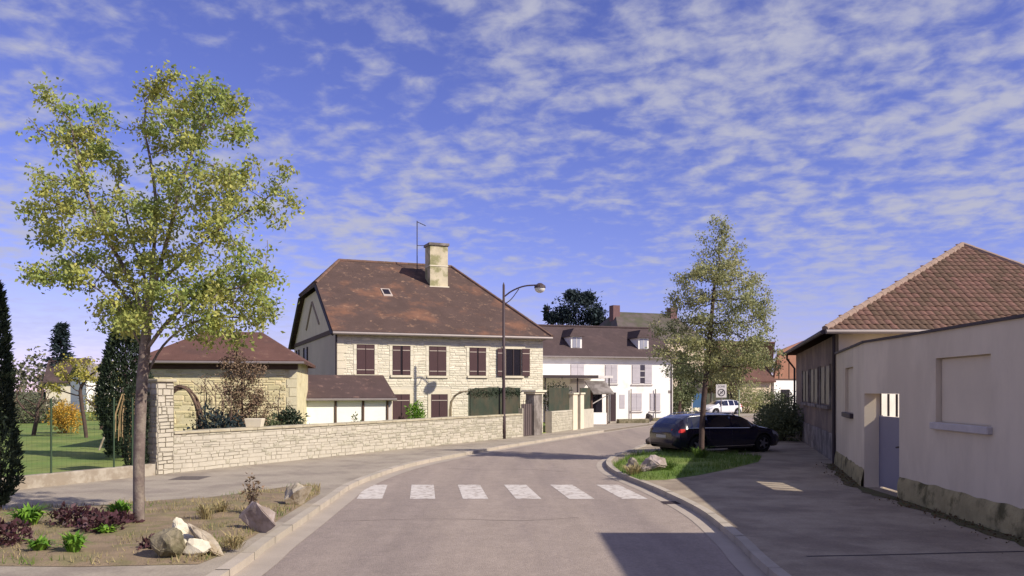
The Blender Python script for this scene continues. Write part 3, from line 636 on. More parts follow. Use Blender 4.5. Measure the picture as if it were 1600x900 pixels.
slab([[B(-.3, -.35, 3.3), B(BL + .3, -.35, 3.3), B(BL - 1.6, 2.8, 4.55), B(1.6, 2.8, 4.55)], [B(BL + .3, -.35, 3.3), B(BL + .3, 5.95, 3.3), B(BL - 1.6, 2.8, 4.55)], [B(BL + .3, 5.95, 3.3), B(-.3, 5.95, 3.3), B(1.6, 2.8, 4.55), B(BL - 1.6, 2.8, 4.55)], [B(-.3, 5.95, 3.3), B(-.3, -.35, 3.3), B(1.6, 2.8, 4.55)]], .12).build('roof', m_roof_b, barn)
MB().tube([BF.at(-.3, .4, 3.22), BF.at(BL + .3, .4, 3.22)], .05, 6).build('gutter', m_zinc, barn)

# gate with carved pillar beside the house, green screening over the wall, second wall
GTF = Fr(WF.at(WF.L - .25, 0, 0)[:2], (2.0, 42.6))
gate = empty('garden_gate', GTF.at(.4, 0, 0)); tag(gate, 'narrow dark garden gate beside a carved stone pillar at the house corner', 'gate')
gw = GTF.u(833) ; g0 = GTF.u(818)
MB().fbox(GTF, g0, gw, -.12, -.06, .02, 1.55).build('gate_leaf', mat('gate brown', lin(96, 84, 82), .7, .08), gate)
for k in range(5): x = g0 + (gw - g0) * (k + .5) / 5; MB().tube([GTF.at(x, -.05, .05), GTF.at(x, -.05, 1.75)], .014, 5).build('bar', m_pipe, gate)
MB().fbox(GTF, gw + .02, GTF.u(846), -.4, .04, -.05, 2.02).build('pillar', m_greypl, gate); p1 = GTF.u(846)
MB().fbox(GTF, gw - .05, p1 + .10, -.48, .12, 2.02, 2.12).fbox(GTF, gw - .14, p1 + .2, -.56, .2, 2.121, 2.22).build('capital', m_dress, gate)
MB().fbox(GTF, 0.02, g0 - .02, -.4, .0, -.05, 1.35).build('pier', m_stone, gate)
scr = empty('green_screen', WF.at(WF.L - 2, -.3, 1.1)); tag(scr, 'dark green garden screening standing on the wall beside the lamp post', 'screen')
sa, sb = WF.u(734, -.25), WF.u(812, -.25)
ar = []
for k in range(9): t = k / 8; ar.append((sa + (sb - sa) * t, 2.24 + .10 * math.sin(min(t * 3, 1) * 1.57) + (.02 * math.sin(k * 2.3))))
vsx = [WF.at(u_, -.27, 1.095) for u_, _ in ar] + [WF.at(u_, -.27, z) for u_, z in ar] + [WF.at(u_, -.22, 1.095) for u_, _ in ar] + [WF.at(u_, -.22, z) for u_, z in ar]
MB().add(vsx, [(i, i + 1, 10 + i, 9 + i) for i in range(8)] + [(18 + i, 19 + i, 28 + i, 27 + i) for i in range(8)] + [(9 + i, 10 + i, 28 + i, 27 + i) for i in range(8)] + [(0, 9, 27, 18), (8, 17, 35, 26)]).build('screen_sheet', m_mesh, scr)
for u_ in (sa, (sa + sb) / 2, sb): MB().tube([WF.at(u_, -.30, 1.0), WF.at(u_, -.30, 2.2)], .025, 6).build('post', m_greenpost, scr)
g = np.random.default_rng(4); P = np.array([WF.at(sa + (sb - sa) * g.uniform(0, 1), -.25 + g.normal() * .07, 2.1 + g.normal() * .09) for _ in range(1300)])
link('ivy', leaf_mesh('ivy', P, .09, m_leafd, 4, o=org(scr)), scr)
arch = empty('rose_arch', WF.at(WF.u(722), -2.4, 0)); tag(arch, 'pale arched garden trellis overgrown with dry stems near the screening', 'trellis')
ac = AT(728, 640, 38.5); ac.z = 0; mb = MB(); r = random.Random(4)
for k in range(9):
    pts = [ac + Vector((-.72 * math.cos(t) + r.uniform(-.06, .06), k * .07 - .3, 1.35 + .82 * math.sin(t) + r.uniform(-.05, .05))) for t in [i * math.pi / 8 for i in range(9)]]; mb.tube([Vector((pts[0].x, pts[0].y, 0))] + pts + [Vector((pts[-1].x, pts[-1].y, 0))], .018, 4)
mb.build('hoop', mat('pale dry stem', lin(150, 136, 112), .9, .1, 3), arch)
W2 = Fr((2.05, 42.9), (4.7, 49.6)); w2 = empty('garden_wall', W2.at(W2.L / 2, 0, 0)); tag(w2, 'short pale wall with dark green mesh between the house corner and white porch', 'wall')
MB().fbox(W2, 0, W2.u(894), -.35, 0, -.05, 1.12).build('wall_core', m_mortar, w2); MB().fbox(W2, W2.u(911), W2.L + .6, -.35, 0, -.05, 1.1).build('wall_core', m_mortar, w2)
rr_ = courses(W2.u(894), 1.08, (.1, .18), (.2, .5), rnd=random.Random(3)); place_stones(W2, rr_, w2, m_stone, 0, .025)
for a, b in ((894, 901), (905.5, 911)): MB().fbox(W2, W2.u(a), W2.u(b), -.4, .06, -.05, 1.98).build('post', m_dress, w2); MB().fbox(W2, W2.u(a) - .08, W2.u(b) + .08, -.46, .12, 1.981, 2.07).build('post_cap', m_dress, w2)
MB().fbox(W2, .05, W2.u(894), -.2, -.17, 1.121, 2.35).build('mesh_screen', m_mesh, w2); MB().fbox(W2, W2.u(911), W2.L + .5, -.2, -.17, 1.101, 2.35).build('mesh_screen', m_mesh, w2)
MB().fbox(W2, W2.u(901) + .02, W2.u(905.5) - .02, -.2, -.15, .05, 1.9).build('gate_leaf', m_wood, w2)

# ------------------------------------------------------------------ white house
VF = Fr((1.9, 57.6), (11.75, 60.8)); VL = VF.L; VZ = 4.7; VR = 7.0; VD = 8.0
wh = empty('white_house', VF.at(VL / 2, -4, 0)); tag(wh, 'long white rendered house with pale shutters and two roof dormers', 'house')
MB().fbox(VF, -3.5, VL, -VD, 0, -.1, VZ).build('wall', m_white, wh)
MB().add([VF.at(VL - .2, 0, VZ), VF.at(VL - .2, -VD, VZ), VF.at(VL - .2, -VD / 2, VR - .1), VF.at(VL, 0, VZ), VF.at(VL, -VD, VZ), VF.at(VL, -VD / 2, VR - .1)], [(0, 1, 2), (5, 4, 3), (0, 2, 5, 3), (1, 4, 5, 2), (0, 3, 4, 1)]).build('gable_wall', m_white, wh)
V = lambda u, t, z: tuple(VF.at(u, -t, z))
vroof = slab([[V(-3.6, -.35, VZ - .08), V(VL + .2, -.35, VZ - .08), V(VL + .2, VD / 2, VR), V(-3.6, VD / 2, VR)], [V(VL + .2, VD + .35, VZ - .08), V(-3.6, VD + .35, VZ - .08), V(-3.6, VD / 2, VR), V(VL + .2, VD / 2, VR)]], .12).build('roof', m_roof_w, wh)
MB().tube([VF.at(-3.6, .4, VZ - .16), VF.at(VL + .2, .4, VZ - .16)], .06, 6).build('gutter', m_zinc, vroof)
ridge_line(V(-3.6, VD / 2, VR + .02), V(VL + .2, VD / 2, VR + .02), vroof, m_roof_w, .1, step=.8)
for px in (898.5, 1003):
    u_ = VF.u(px, -1.0); z0 = VZ + (VR - VZ) / 4 * .8
    dm = MB().fbox(VF, u_ - .42, u_ + .42, -2.6, -.75, z0 - .1, z0 + .95).build('dormer', m_white, wh)
    MB().add([VF.at(u_ - .6, -.55, z0 + .88), VF.at(u_ + .6, -.55, z0 + .88), VF.at(u_ + .6, -3.2, z0 + .88), VF.at(u_ - .6, -3.2, z0 + .88), VF.at(u_, -1.2, z0 + 1.5), VF.at(u_, -3.4, z0 + 1.5)], [(0, 1, 4), (1, 2, 5, 4), (3, 0, 4, 5), (2, 3, 5), (0, 3, 2, 1)]).build('dormer_roof', m_roof_w, dm)
    MB().fbox(VF, u_ - .28, u_ + .28, -.748, -.72, z0 + .1, z0 + .8).build('pane', mat('pale pane', lin(150, 150, 160), .2, .05, spec=.6), dm)
    MB().fbox(VF, u_ - .02, u_ + .02, -.719, -.70, z0 + .1, z0 + .8).build('glazing_bar', m_frw, dm)
def shutwin(fr, a, b, t, bt, parent, sm, op=None):
    u0, u1, z0, z1 = fr.u(a), fr.u(b), fr.z(a, bt), fr.z(a, t)
    w = MB().fbox(fr, u0 - .06, u1 + .06, .003, .012, z0 - .05, z1 + .05).build('window', m_frw, parent)
    MB().fbox(fr, u0 - .1, u1 + .1, .004, .10, z0 - .13, z0 - .055).build('sill', m_frw, w)
    if op:
        o0, o1 = fr.u(op[0]), fr.u(op[1]); MB().fbox(fr, o0, o1, .013, .02, z0, z1).build('pane', m_glass, w); spans = ((u0, o0 - .01), (o1 + .01, u1))
        for k in (1, 2): zz = z0 + (z1 - z0) * k / 3; MB().fbox(fr, o0, o1, .021, .04, zz - .025, zz + .025).build('glazing_bar', m_frw, w)
    else: spans = ((u0, (u0 + u1) / 2 - .008), ((u0 + u1) / 2 + .008, u1))
    for (s, e) in spans:
        sh = MB().fbox(fr, s, e, .014, .05, z0, z1).build('shutter', sm, parent)
        for zz in (z0 + .2, z1 - .2): MB().fbox(fr, s + .02, e - .02, .051, .062, zz - .03, zz + .03).build('batten', sm, sh)
for q in ((892, 912, 569, 597), (946, 964, 570, 598), (986, 1002, 615, 641), (1016, 1031, 615, 641)): shutwin(VF, *q, wh, m_shutl)
shutwin(VF, 988, 1018, 570, 599, wh, m_shutl, (1000, 1007))
for px in (985, 1023): u_ = VF.u(px); MB().tube([VF.at(u_, .12, 0), VF.at(u_, .12, 2.3)], .04, 6).build('pipe', m_zinc, wh)
u_ = VF.u(1049); MB().tube([VF.at(u_, .06, 0), VF.at(u_, .06, VZ - .1)], .045, 6).build('downpipe', m_zinc, wh)
MB().fbox(VF, VF.u(1044), VF.u(1049), .003, .02, 2.0, 2.2).build('plaque', m_greypl, wh)
MB().fbox(VF, VF.u(968), VF.u(976), .003, .02, .9, 1.9).build('notice', m_shutl, wh)
# flat canopy and little porch in front
can = empty('porch_canopy', VF.at(2.2, 2, 0)); tag(can, 'flat dark edged canopy and glazed porch in front of the white house', 'porch')
c0, c1 = VF.u(849, 3.6), VF.u(958, 3.6)
MB().fbox(VF, c0, c1, .05, 3.6, 3.02, 3.18).build('flat_roof', m_frw, can); MB().fbox(VF, c0 - .02, c1 * .72, 3.602, 3.66, 3.0, 3.2).build('fascia', m_pipe, can)
for u_ in (c0 + .2, (c0 + c1) / 2, c1 - .2): MB().tube([VF.at(u_, 3.4, -.05), VF.at(u_, 3.4, 3.02)], .05, 8).build('post', m_pipe, can)
q0, q1 = VF.u(926, 4.6), VF.u(950, 4.6)
MB().fbox(VF, q0, q1, 3.7, 4.5, -.05, .75).build('porch_wall', m_white, can)
MB().add([VF.at(q0 - .1, 4.9, 1.95), VF.at(q1 + .3, 4.9, 1.95), VF.at(q1 + .3, 3.5, 2.75), VF.at(q0 - .1, 3.5, 2.75), VF.at(q0 - .1, 4.9, 2.03), VF.at(q1 + .3, 4.9, 2.03), VF.at(q1 + .3, 3.5, 2.83), VF.at(q0 - .1, 3.5, 2.83)], [(0, 1, 2, 3), (4, 5, 6, 7), (0, 1, 5, 4), (1, 2, 6, 5), (2, 3, 7, 6), (3, 0, 4, 7)]).build('porch_roof', m_greypl, can)
MB().fbox(VF, q0 + .05, q1 - .05, 3.75, 3.8, .751, 2.4).build('porch_glass', m_glass, can)
for u_ in (q0, q1): MB().fbox(VF, u_ - .05, u_ + .05, 4.4, 4.5, -.05, 2.15).build('porch_post', m_wood, can)
MB().tube([VF.at(q0, 4.45, 1.3), VF.at(q1, 4.8, 1.95)], .035, 5).build('brace', m_frw, can)
MB().fbox(VF, VF.u(954), VF.u(962), .003, .05, 0, 2.05).build('door', m_frame, wh)
# stone edging in front of the white house
for i, (px, py, L_, h) in enumerate(((989, 661, 2.3, .28), (1040, 657.5, 2.6, .22))):
    c = GP(px, py); mb = MB().box(-L_ / 2, L_ / 2, -.18, .18, -.03, h); o = mb.build('stone_trough', m_rockd, bevel=.04); o.location = c; o.rotation_euler = (0, 0, .3); tag(o, ['long low mossy stone trough nearest the porch of the white house', 'thin stone trough by the far corner of the white house'][i], 'trough')
rock('boulder', 'small dark boulder at the end of the stone trough', GP(1012, 659), (.4, .35, .42), m_rockk, 31)

# dark roofed house behind, far orange house
DF = Fr((11.0, 84), (21, 88)); dh = empty('slate_house', DF.at(5, -4, 0)); tag(dh, 'dark roofed house with tall chimneys rising behind the white house', 'house')
MB().fbox(DF, 0, 10, -9, 0, -.1, 7.4).build('wall', m_gable, dh)
D_ = lambda u, t, z: tuple(DF.at(u, -t, z))
drf = slab([[D_(-.3, -.3, 7.4), D_(10.3, -.3, 7.4), D_(9.0, 4.5, 10.6), D_(1.8, 4.5, 10.6)], [D_(-.3, 9.3, 7.4), D_(-.3, -.3, 7.4), D_(1.8, 4.5, 10.6)], [D_(10.3, 9.3, 7.4), D_(-.3, 9.3, 7.4), D_(1.8, 4.5, 10.6), D_(9.0, 4.5, 10.6)], [D_(10.3, -.3, 7.4), D_(10.3, 9.3, 7.4), D_(9., 4.5, 10.6)]], .15).build('roof', m_slate, dh)
for u_ in (1.5, 8.6): MB().fbox(DF, u_ - .4, u_ + .4, -4.5, -3.6, 9.3, 11.2).build('chimney', mat('red chimney', lin(112, 84, 84), .9, .1), drf)
OF = Fr((27.5, 88), (36, 92)); oh = empty('brick_house', OF.at(3, -3, 0)); tag(oh, 'far house with orange brick gable and white lower wall beyond the road', 'house')
MB().fbox(OF, .3, 8, -9, 0, -.1, 3.3).build('wall', m_white, oh); MB().fbox(OF, -4, .297, -9, -.3, -.1, 3.25).build('side_wall', m_gable, oh); MB().fbox(OF, .3, 8, .003, .06, 3.3, 3.45).build('band', m_wood, oh)
MB().add([OF.at(.3, 0, 3.3), OF.at(8, 0, 3.3), OF.at(4.6, 0, 7.6), OF.at(1.0, 0, 6.4), OF.at(.3, -.3, 3.3), OF.at(8, -.3, 3.3), OF.at(4.6, -.3, 7.6), OF.at(1.0, -.3, 6.4)], [(0, 1, 2, 3), (7, 6, 5, 4), (0, 1, 5, 4), (1, 2, 6, 5), (2, 3, 7, 6), (3, 0, 4, 7)]).build('gable', m_orange, oh)
for k in range(5): MB().fbox(OF, .9 + k * 1.4, 1.0 + k * 1.4, .005, .05, 3.46, 5.6).build('timber', m_wood, oh)
slab([[tuple(OF.at(-4.3, .3, 3.2)), tuple(OF.at(.3, .3, 3.2)), tuple(OF.at(.9, -4.5, 7.6)), tuple(OF.at(-4.3, -4.5, 7.6))], [tuple(OF.at(-4.3, -9.4, 3.2)), tuple(OF.at(8.3, -9.4, 3.2)), tuple(OF.at(4.6, -4.5, 7.7)), tuple(OF.at(-4.3, -4.5, 7.6))]], .15).build('roof', m_roof_b, oh)
MB().fbox(OF, 1.2, 2.4, .004, .06, .9, 2.3).build('window', m_dark, oh)
# low far walls, fence, blue board, zone sign
FWp = [GP(1056, 649), GP(1185, 640)]; FWF = Fr(FWp[0][:2], FWp[1][:2]); fw = empty('far_wall', FWF.at(FWF.L / 2, 0, 0)); tag(fw, 'low pale far wall with green fence behind the white car', 'wall')
MB().fbox(FWF, 0, FWF.L, -.3, 0, -.2, .7).build('wall_core', m_dress, fw); MB().fbox(FWF, 0, FWF.L, -.2, -.15, .701, 1.9).build('fence_panel', m_mesh, fw)
for k in range(9): u_ = FWF.L * k / 8; MB().fbox(FWF, u_ - .06, u_ + .06, -.1, .0, .701, 2.0).build('post', m_greypl, fw)
MB().fbox(FWF, FWF.L - .3, FWF.L + .5, -.5, .2, -.2, 2.1).build('gate_post', m_white, fw)
bb = AT(1090, 638, 70); bd = empty('notice_board', (bb.x, bb.y, -.1)); tag(bd, 'small blue notice board on posts near the white house corner', 'notice board')
MB().box(bb.x - .42, bb.x + .42, bb.y - .04, bb.y + .04, .75, 1.95).build('panel', m_blue, bd)
for s in (-.46, .46): MB().box(bb.x + s - .035, bb.x + s + .035, bb.y - .05, bb.y + .05, -.2, 2.05).build('post', m_frw, bd)
sp = Vector((12.45, 49.5, 0)); sg = empty('zone_sign', (sp.x, sp.y, -.1)); tag(sg, 'square white end-of-zone road sign on a thin grey post', 'road sign')
sw, s0, s1 = .31, 1.78, 2.56
MB().tube([sp + Vector((0, .04, -.15)), sp + Vector((0, .04, s1))], .03, 8).build('post', m_zinc, sg)
MB().box(sp.x - sw, sp.x + sw, sp.y - .012, sp.y + .008, s0, s1).build('plate', mat('sign white', lin(214, 208, 204), .5, .02), sg)
m_ink = mat('sign grey ink', lin(70, 66, 72), .6, .02)
rg = MB(); cc = sp + Vector((0, -.016, s0 + .29))
def ann(mb, c, ri, ro, y):
    n = 28; vs = [(c.x + q * math.cos(2 * math.pi * i / n), y, c.z + q * math.sin(2 * math.pi * i / n)) for q in (ri, ro) for i in range(n)]
    mb.add(vs, [(i, (i + 1) % n, n + (i + 1) % n, n + i) for i in range(n)])
ann(rg, cc, .17, .225, sp.y - .016); rg.add([(cc.x - .17, sp.y - .018, cc.z - .13), (cc.x - .13, sp.y - .018, cc.z - .17), (cc.x + .17, sp.y - .018, cc.z + .13), (cc.x + .13, sp.y - .018, cc.z + .17)], [(0, 1, 2, 3)]); rg.build('ring', m_ink, sg)
def text(body, size, loc, rot, m, parent, name='lettering'):
    cu = bpy.data.curves.new(name, 'FONT'); cu.body = body; cu.size = size; cu.align_x = 'CENTER'; cu.align_y = 'CENTER'; cu.extrude = .001; cu.materials.append(m)
    t = bpy.data.objects.new(name, cu); COL.objects.link(t); bpy.context.view_layer.update(); me = bpy.data.meshes.new_from_object(t.evaluated_get(bpy.context.evaluated_depsgraph_get())); bpy.data.objects.remove(t)
    o = link(name, me, parent); o.location = Vector(loc) - org(parent); o.rotation_euler = rot; return o
text('ZONE', .16, (sp.x, sp.y - .016, s1 - .13), (R(90), 0, 0), m_ink, sg); text('30', .22, (cc.x, sp.y - .0155, cc.z), (R(90), 0, 0), m_ink, sg)
gpst = Vector((14.6, 53.5, 0)); o = MB().tube([gpst + Vector((0, 0, -.15)), gpst + Vector((0, 0, 2.2))], [.05, .05], 8).ball(gpst + Vector((0, 0, 2.2)), .05).build('marker_post', mat('pale green post', lin(150, 160, 130), .7, .05), base=True); tag(o, 'thin pale green post standing past the zone sign', 'post')

# ------------------------------------------------------------------ right: hipped roof building
A0 = Vector((9.75, 24.9)); dv = Vector((.25, .968)).normalized(); FL = 9.9; SL = 15.5; EZR = 4.0
p00 = A0; p10 = A0 + Vector((FL, 0)); p01 = A0 + dv * SL; p11 = p10 + dv * SL
hb = empty('hipped_house', ((p00 + p11) / 2).to_3d()); tag(hb, 'grey building with hipped clay tile roof behind the beige yard wall', 'house')
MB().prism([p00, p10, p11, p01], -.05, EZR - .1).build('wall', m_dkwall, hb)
SF = Fr(p01, p00)   # street side
FFr = Fr(p00, p10)
MB().fbox(FFr, .02, FL, .003, .03, 0, EZR - .1).build('front_render', m_beige, hb)
MB().fbox(SF, 0, SL, .003, .05, -.05, .85).build('plinth', m_greypl, hb, bevel=.01)
for (a, b) in ((1255, 1264), (1267, 1279), (1283, 1298)):
    u0, u1 = sorted((SF.u(a), SF.u(b))); wn = MB().fbox(SF, u0, u1, .003, .012, 1.75, 3.0).build('window', m_dark, hb)
    for x in (u0 - .1, u1): MB().fbox(SF, x, x + .1, .003, .05, 1.7, 3.05).build('frame', m_greypl, wn)
    MB().fbox(SF, (u0 + u1) / 2 - .03, (u0 + u1) / 2 + .03, .013, .04, 1.75, 3.0).build('mullion', m_greypl, wn)
    MB().fbox(SF, u0 - .12, u1 + .12, .003, .14, 1.6, 1.699).build('sill', m_greypl, wn)
MB().tube([SF.at(SL - .1, .1, 0), SF.at(SL - .1, .1, EZR - .15)], .05, 8).build('downpipe', m_pipe, hb)
MB().tube([SF.at(.1, .42, EZR - .05), SF.at(.1, .42, EZR - .3), SF.at(.12, .08, EZR - .75), SF.at(.12, .08, 0)], .05, 8).build('downpipe', m_pipe, hb)
ov = .46; zE = EZR + .0
e00 = p00 + Vector((-.55, -.46)); e10 = p10 + Vector((.4, -.46)); e01 = p01 + dv * .4 + Vector((-.55, 0)); e11 = p11 + dv * .4 + Vector((.4, 0))
ap = Vector((15.7, 29.0, 7.26)); aq = Vector((15.7 + .258 * 6.5, 35.5, 7.26))
E = lambda p: (p.x, p.y, zE)
hr = slab([[E(e00), E(e10), tuple(ap)], [E(e01), E(e00), tuple(ap), tuple(aq)], [E(e11), E(e01), tuple(aq)], [E(e10), E(e11), tuple(aq), tuple(ap)]], .10).build('roof', mat('roof underlay', lin(92, 66, 58), .95, .1), hb)
def tile_plane(a, b, c, parent, nmax, rowd=.27, tw=.21):
    """lays tiles on the triangle a,b (eave) c (top)"""
    a, b, c = Vector(a), Vector(b), Vector(c); U = (b - a).normalized(); Nn = (b - a).cross(c - a).normalized(); Vv = Nn.cross(U); H = (c - a).dot(Vv); cu = (c - a).dot(U); L = (b - a).length
    rr = random.Random(6); items = []; row = 0; v = -.06
    while v < H - .05:
        t = max(v, 0) / H; u0 = cu * t; u1 = L + (cu - L) * t; u = u0 + tw * .3 + (tw / 2 if row % 2 else 0)
        while u < u1 - tw * .9: items.append((u + tw / 2, v, rr.uniform(-.012, .012), rr.uniform(-.02, .02))); u += tw
        v += rowd; row += 1
    # pan tile: rounded cross-section, butt end proud of the course below
    n = 5; sec = [(-tw * .5, .008), (-tw * .28, .028), (0, .034), (tw * .25, .018), (tw * .49, .006)]; vs = []
    for yy, zz in ((0, .022), (rowd * 1.12, .0)):
        vs += [(x, yy, z + zz) for x, z in sec]
    vs += [(x, 0, z - .004) for x, z in sec]
    fs = [(i, i + 1, n + i + 1, n + i) for i in range(n - 1)] + [(i + 1, i, 2 * n + i, 2 * n + i + 1) for i in range(n - 1)]
    base = MB().add(vs, fs); me = base.mesh('roof_tile', m_tile_r); M0 = Matrix((( U.x, Vv.x, Nn.x), (U.y, Vv.y, Nn.y), (U.z, Vv.z, Nn.z))); o0 = org(parent)
    def vis(it):
        p = a + U * it[0] + Vv * it[1]; x = 800 + F * p.x / p.y; return (0 if x < 1615 else 100) + p.y * .1
    items.sort(key=vis)
    for it in items[:nmax]:
        o = link('roof_tile', me, parent); Mr = M0 @ Matrix.Rotation(it[3], 3, 'Z'); o.rotation_euler = Mr.to_euler(); o.location = a + U * it[0] + Vv * it[1] + Nn * (.004 + it[2] * .5) - o0
    mb = MB()
    for it in items[nmax:]: mb.add([a + U * it[0] + Vv * it[1] + Nn * .004 + M0 @ Vector(q) for q in vs], fs)
    if mb.f: mb.build('roof_tiles', m_tile_rs, parent)['kind'] = 'stuff'
tile_plane(E(e00), E(e10), ap, hr, 300)
t_ = (ap - aq)
mbx = MB()
ridge_line(E(e00), ap, hr, m_ridge, .115, step=.38); ridge_line(E(e10), ap, hr, m_ridge, .115, step=.38); ridge_line(ap, aq, hr, m_ridge, .115, step=.38)
MB().tube([Vector(E(e00)) + Vector((0, -.07, -.08)), Vector(E(e10)) + Vector((0, -.07, -.08))], .07, 8).build('gutter', m_zinc, hr)
MB().tube([Vector(E(e00)) + Vector((-.07, 0, -.08)), Vector(E(e01)) + Vector((-.07, 0, -.08))], .07, 8).build('gutter', m_pipe, hr)

# ------------------------------------------------------------------ right: beige yard wall with gate
YH = 3.28; YT = .36
yp = [Vector((9.71, 24.92)), Vector((8.02, 18.94)), Vector((7.92, 17.02)), Vector((7.60, 12.4)), Vector((7.1, 4.6))]
yw = empty('yard_wall', (8.0, 15, 0)); tag(yw, 'beige rendered yard wall with blind windows and mossy plinth along the pavement', 'wall')
YA = Fr(yp[0], yp[1]); YG = Fr(yp[1], yp[2]); YB = Fr(yp[2], yp[3]); YC = Fr(yp[3], yp[4])
def wall_with_niche(fr, L, niche, nd=.13):
    mb = MB()
    if niche:
        a, b, c, d = niche
        mb.fbox(fr, 0, a, -YT, 0, -.05, YH).fbox(fr, b, L, -YT, 0, -.05, YH).fbox(fr, a, b, -YT, 0, -.05, c).fbox(fr, a, b, -YT, 0, d, YH).fbox(fr, a, b, -YT, -nd, c, d)
    else: mb.fbox(fr, 0, L, -YT, 0, -.05, YH)
    return mb
nA = (YA.u(1320.5), YA.u(1333), 1.62, 2.80); nB = (YB.u(1462), YB.u(1548), 1.62, 2.79)
wall_with_niche(YA, YA.L, nA, .10).build('wall_panel', m_beige, yw); wall_with_niche(YB, YB.L, nB).build('wall_panel', m_beige, yw); wall_with_niche(YC, YC.L, None).build('wall_panel', m_beige, yw)
MB().fbox(YG, 0, YG.L, -YT, 0, 2.13, YH).build('gate_lintel', m_beige, yw)
for fr, n in ((YA, nA), (YB, nB)):
    MB().fbox(fr, n[0] + .02, n[1] - .02, -.128 if fr is YB else -.098, -.10 if fr is YB else -.08, n[2] + .004, n[3] - .02).build('blind_panel', mat('cream blind panel', lin(206, 192, 168), .8, .04, 1.2, .1, 40), yw)
    MB().fbox(fr, n[0] - .06, n[1] + .06, -.12, .09, n[2] - .13, n[2] - .003).build('sill', mat('pale sill', lin(186, 178, 172), .85, .08, 3, .2, 30) if fr is YB else m_pipe, yw, bevel=.012)
# coping follows the wall
for fr in (YA, YG, YB, YC): MB().fbox(fr, -.02, fr.L + .02, -YT - .04, .05, YH, YH + .05).build('coping', m_pipe, yw)
# rough mossy plinth: displaced strip
def rough_plinth(fr, u0, u1, h, seed):
    nx = max(4, int((u1 - u0) / .09)); nz = 6; vs = []; r = random.Random(seed)
    for j in range(nz + 1):
        for i in range(nx + 1):
            u_ = u0 + (u1 - u0) * i / nx; z = h * j / nz; d = .05 * (1 - j / nz) ** .6 + .015 + .018 * mnoise.noise(Vector((u_ * 3, z * 5, seed)))
            vs.append(fr.at(u_, d if j < nz else .004, z - .02 + (.04 * mnoise.noise(Vector((u_ * 2, 0, seed))) if j >= nz - 1 else 0)))
    MB().add(vs, [(j * (nx + 1) + i, j * (nx + 1) + i + 1, (j + 1) * (nx + 1) + i + 1, (j + 1) * (nx + 1) + i) for j in range(nz) for i in range(nx)]).build('plinth', m_plinth, yw, smooth=True)
rough_plinth(YA, .02, YA.L - .02, .42, 1); rough_plinth(YB, .03, YB.L, .46, 2); rough_plinth(YC, 0, YC.L, .46, 3)
yg = empty('yard_gate', YG.at(YG.L / 2, -.2, 0)); tag(yg, 'blue grey metal gate with open bars at its top in the beige wall', 'gate')
MB().fbox(YG, .03, YG.L - .03, -.36, -.31, .04, 1.62).build('gate_panel', m_gate, yg)
for x in (.02, YG.L - .09): MB().fbox(YG, x, x + .07, -.38, -.30, .0, 1.64).build('gate_frame', m_gate, yg)
for k in range(5): u_ = .06 + k * (YG.L - .12) / 4; MB().fbox(YG, u_ - .035, u_ + .035, -.35, -.325, 1.63, 2.12).build('bar', m_pipe, yg)
ysd = empty('yard_partition', (10.3, 21.2, 0)); tag(ysd, 'whitewashed yard partition wall glimpsed through the bars of the blue gate', 'wall')
MB().box(9.14, 12.4, 21.0, 21.3, -.03, 2.4).build('wall', m_white, ysd); MB().box(9.14, 12.45, 20.95, 21.35, 2.403, 2.47).build('coping', m_cap, ysd)
MB().tube([YG.at(1.3, -.31, 1.0), YG.at(1.3, -.25, 1.0), YG.at(1.15, -.25, .98)], .018, 6).build('handle', m_pipe, yg)
edge = [fr.at(fr.L * k / 24, .0, 0) for fr in (YA, YG, YB, YC) for k in range(24)]
out_ = [p - Vector((1, -.05, 0)) * (.34 + .16 * mnoise.noise(p * 1.3) + .08 * mnoise.noise(p * 5)) for p in edge]
ribbon('soil_strip', edge, out_, .005, mat('mossy dirt', lin(98, 86, 62), .95, .2, 3, .8, 30, col2=lin(84, 84, 50), c2scale=3))
# dark joint in the pavement, leaf litter at the wall foot
g = np.random.default_rng(3); P = []
for fr in (YA, YB, YC):
    for _ in range(330): P.append(fr.at(g.uniform(0, fr.L), .06 + abs(g.normal()) * .22, .012))
o = link('leaf_litter', leaf_mesh('leaf_litter', P, .05, mat('dead leaf', lin(96, 76, 50), .9, .1, 2, rnd=.35), 3, droop=0)); tag(o, 'dead leaves and moss along the foot of the beige wall', 'leaves', kind='stuff')
pts = [Vector((3.9, 11.0)), Vector((5, 11.1)), Vector((6.2, 11.25)), Vector((7.6, 11.4))]
ribbon('pavement_joint', [p.to_3d() for p in crom([q.to_3d() for q in pts], 4)], [p.to_3d() + Vector((0, .05, 0)) for p in crom([q.to_3d() for q in pts], 4)], .004, mat('tar joint', lin(66, 60, 62), .8, .1))
# the neighbour whose shadow falls across the road at the bottom of the picture
nb = empty('neighbour_house', (12.5, 3, 0)); tag(nb, 'tall beige house beyond the picture edge whose shadow crosses the road', 'house')
MB().box(9.0, 16.5, -3, 9.2, -.05, 6.2).build('wall', m_beige, nb)
slab([[(8.7, -3.3, 6.2), (16.8, -3.3, 6.2), (12.5, 0, 7.6)], [(16.8, -3.3, 6.2), (16.8, 9.4, 6.2), (12.5, 6.2, 7.6), (12.5, 0, 7.6)], [(16.8, 9.4, 6.2), (8.7, 9.4, 6.2), (12.5, 6.2, 7.6)], [(8.7, 9.4, 6.2), (8.7, -3.3, 6.2), (12.5, 0, 7.6), (12.5, 6.2, 7.6)]], .12).build('roof', m_roof_b, nb)

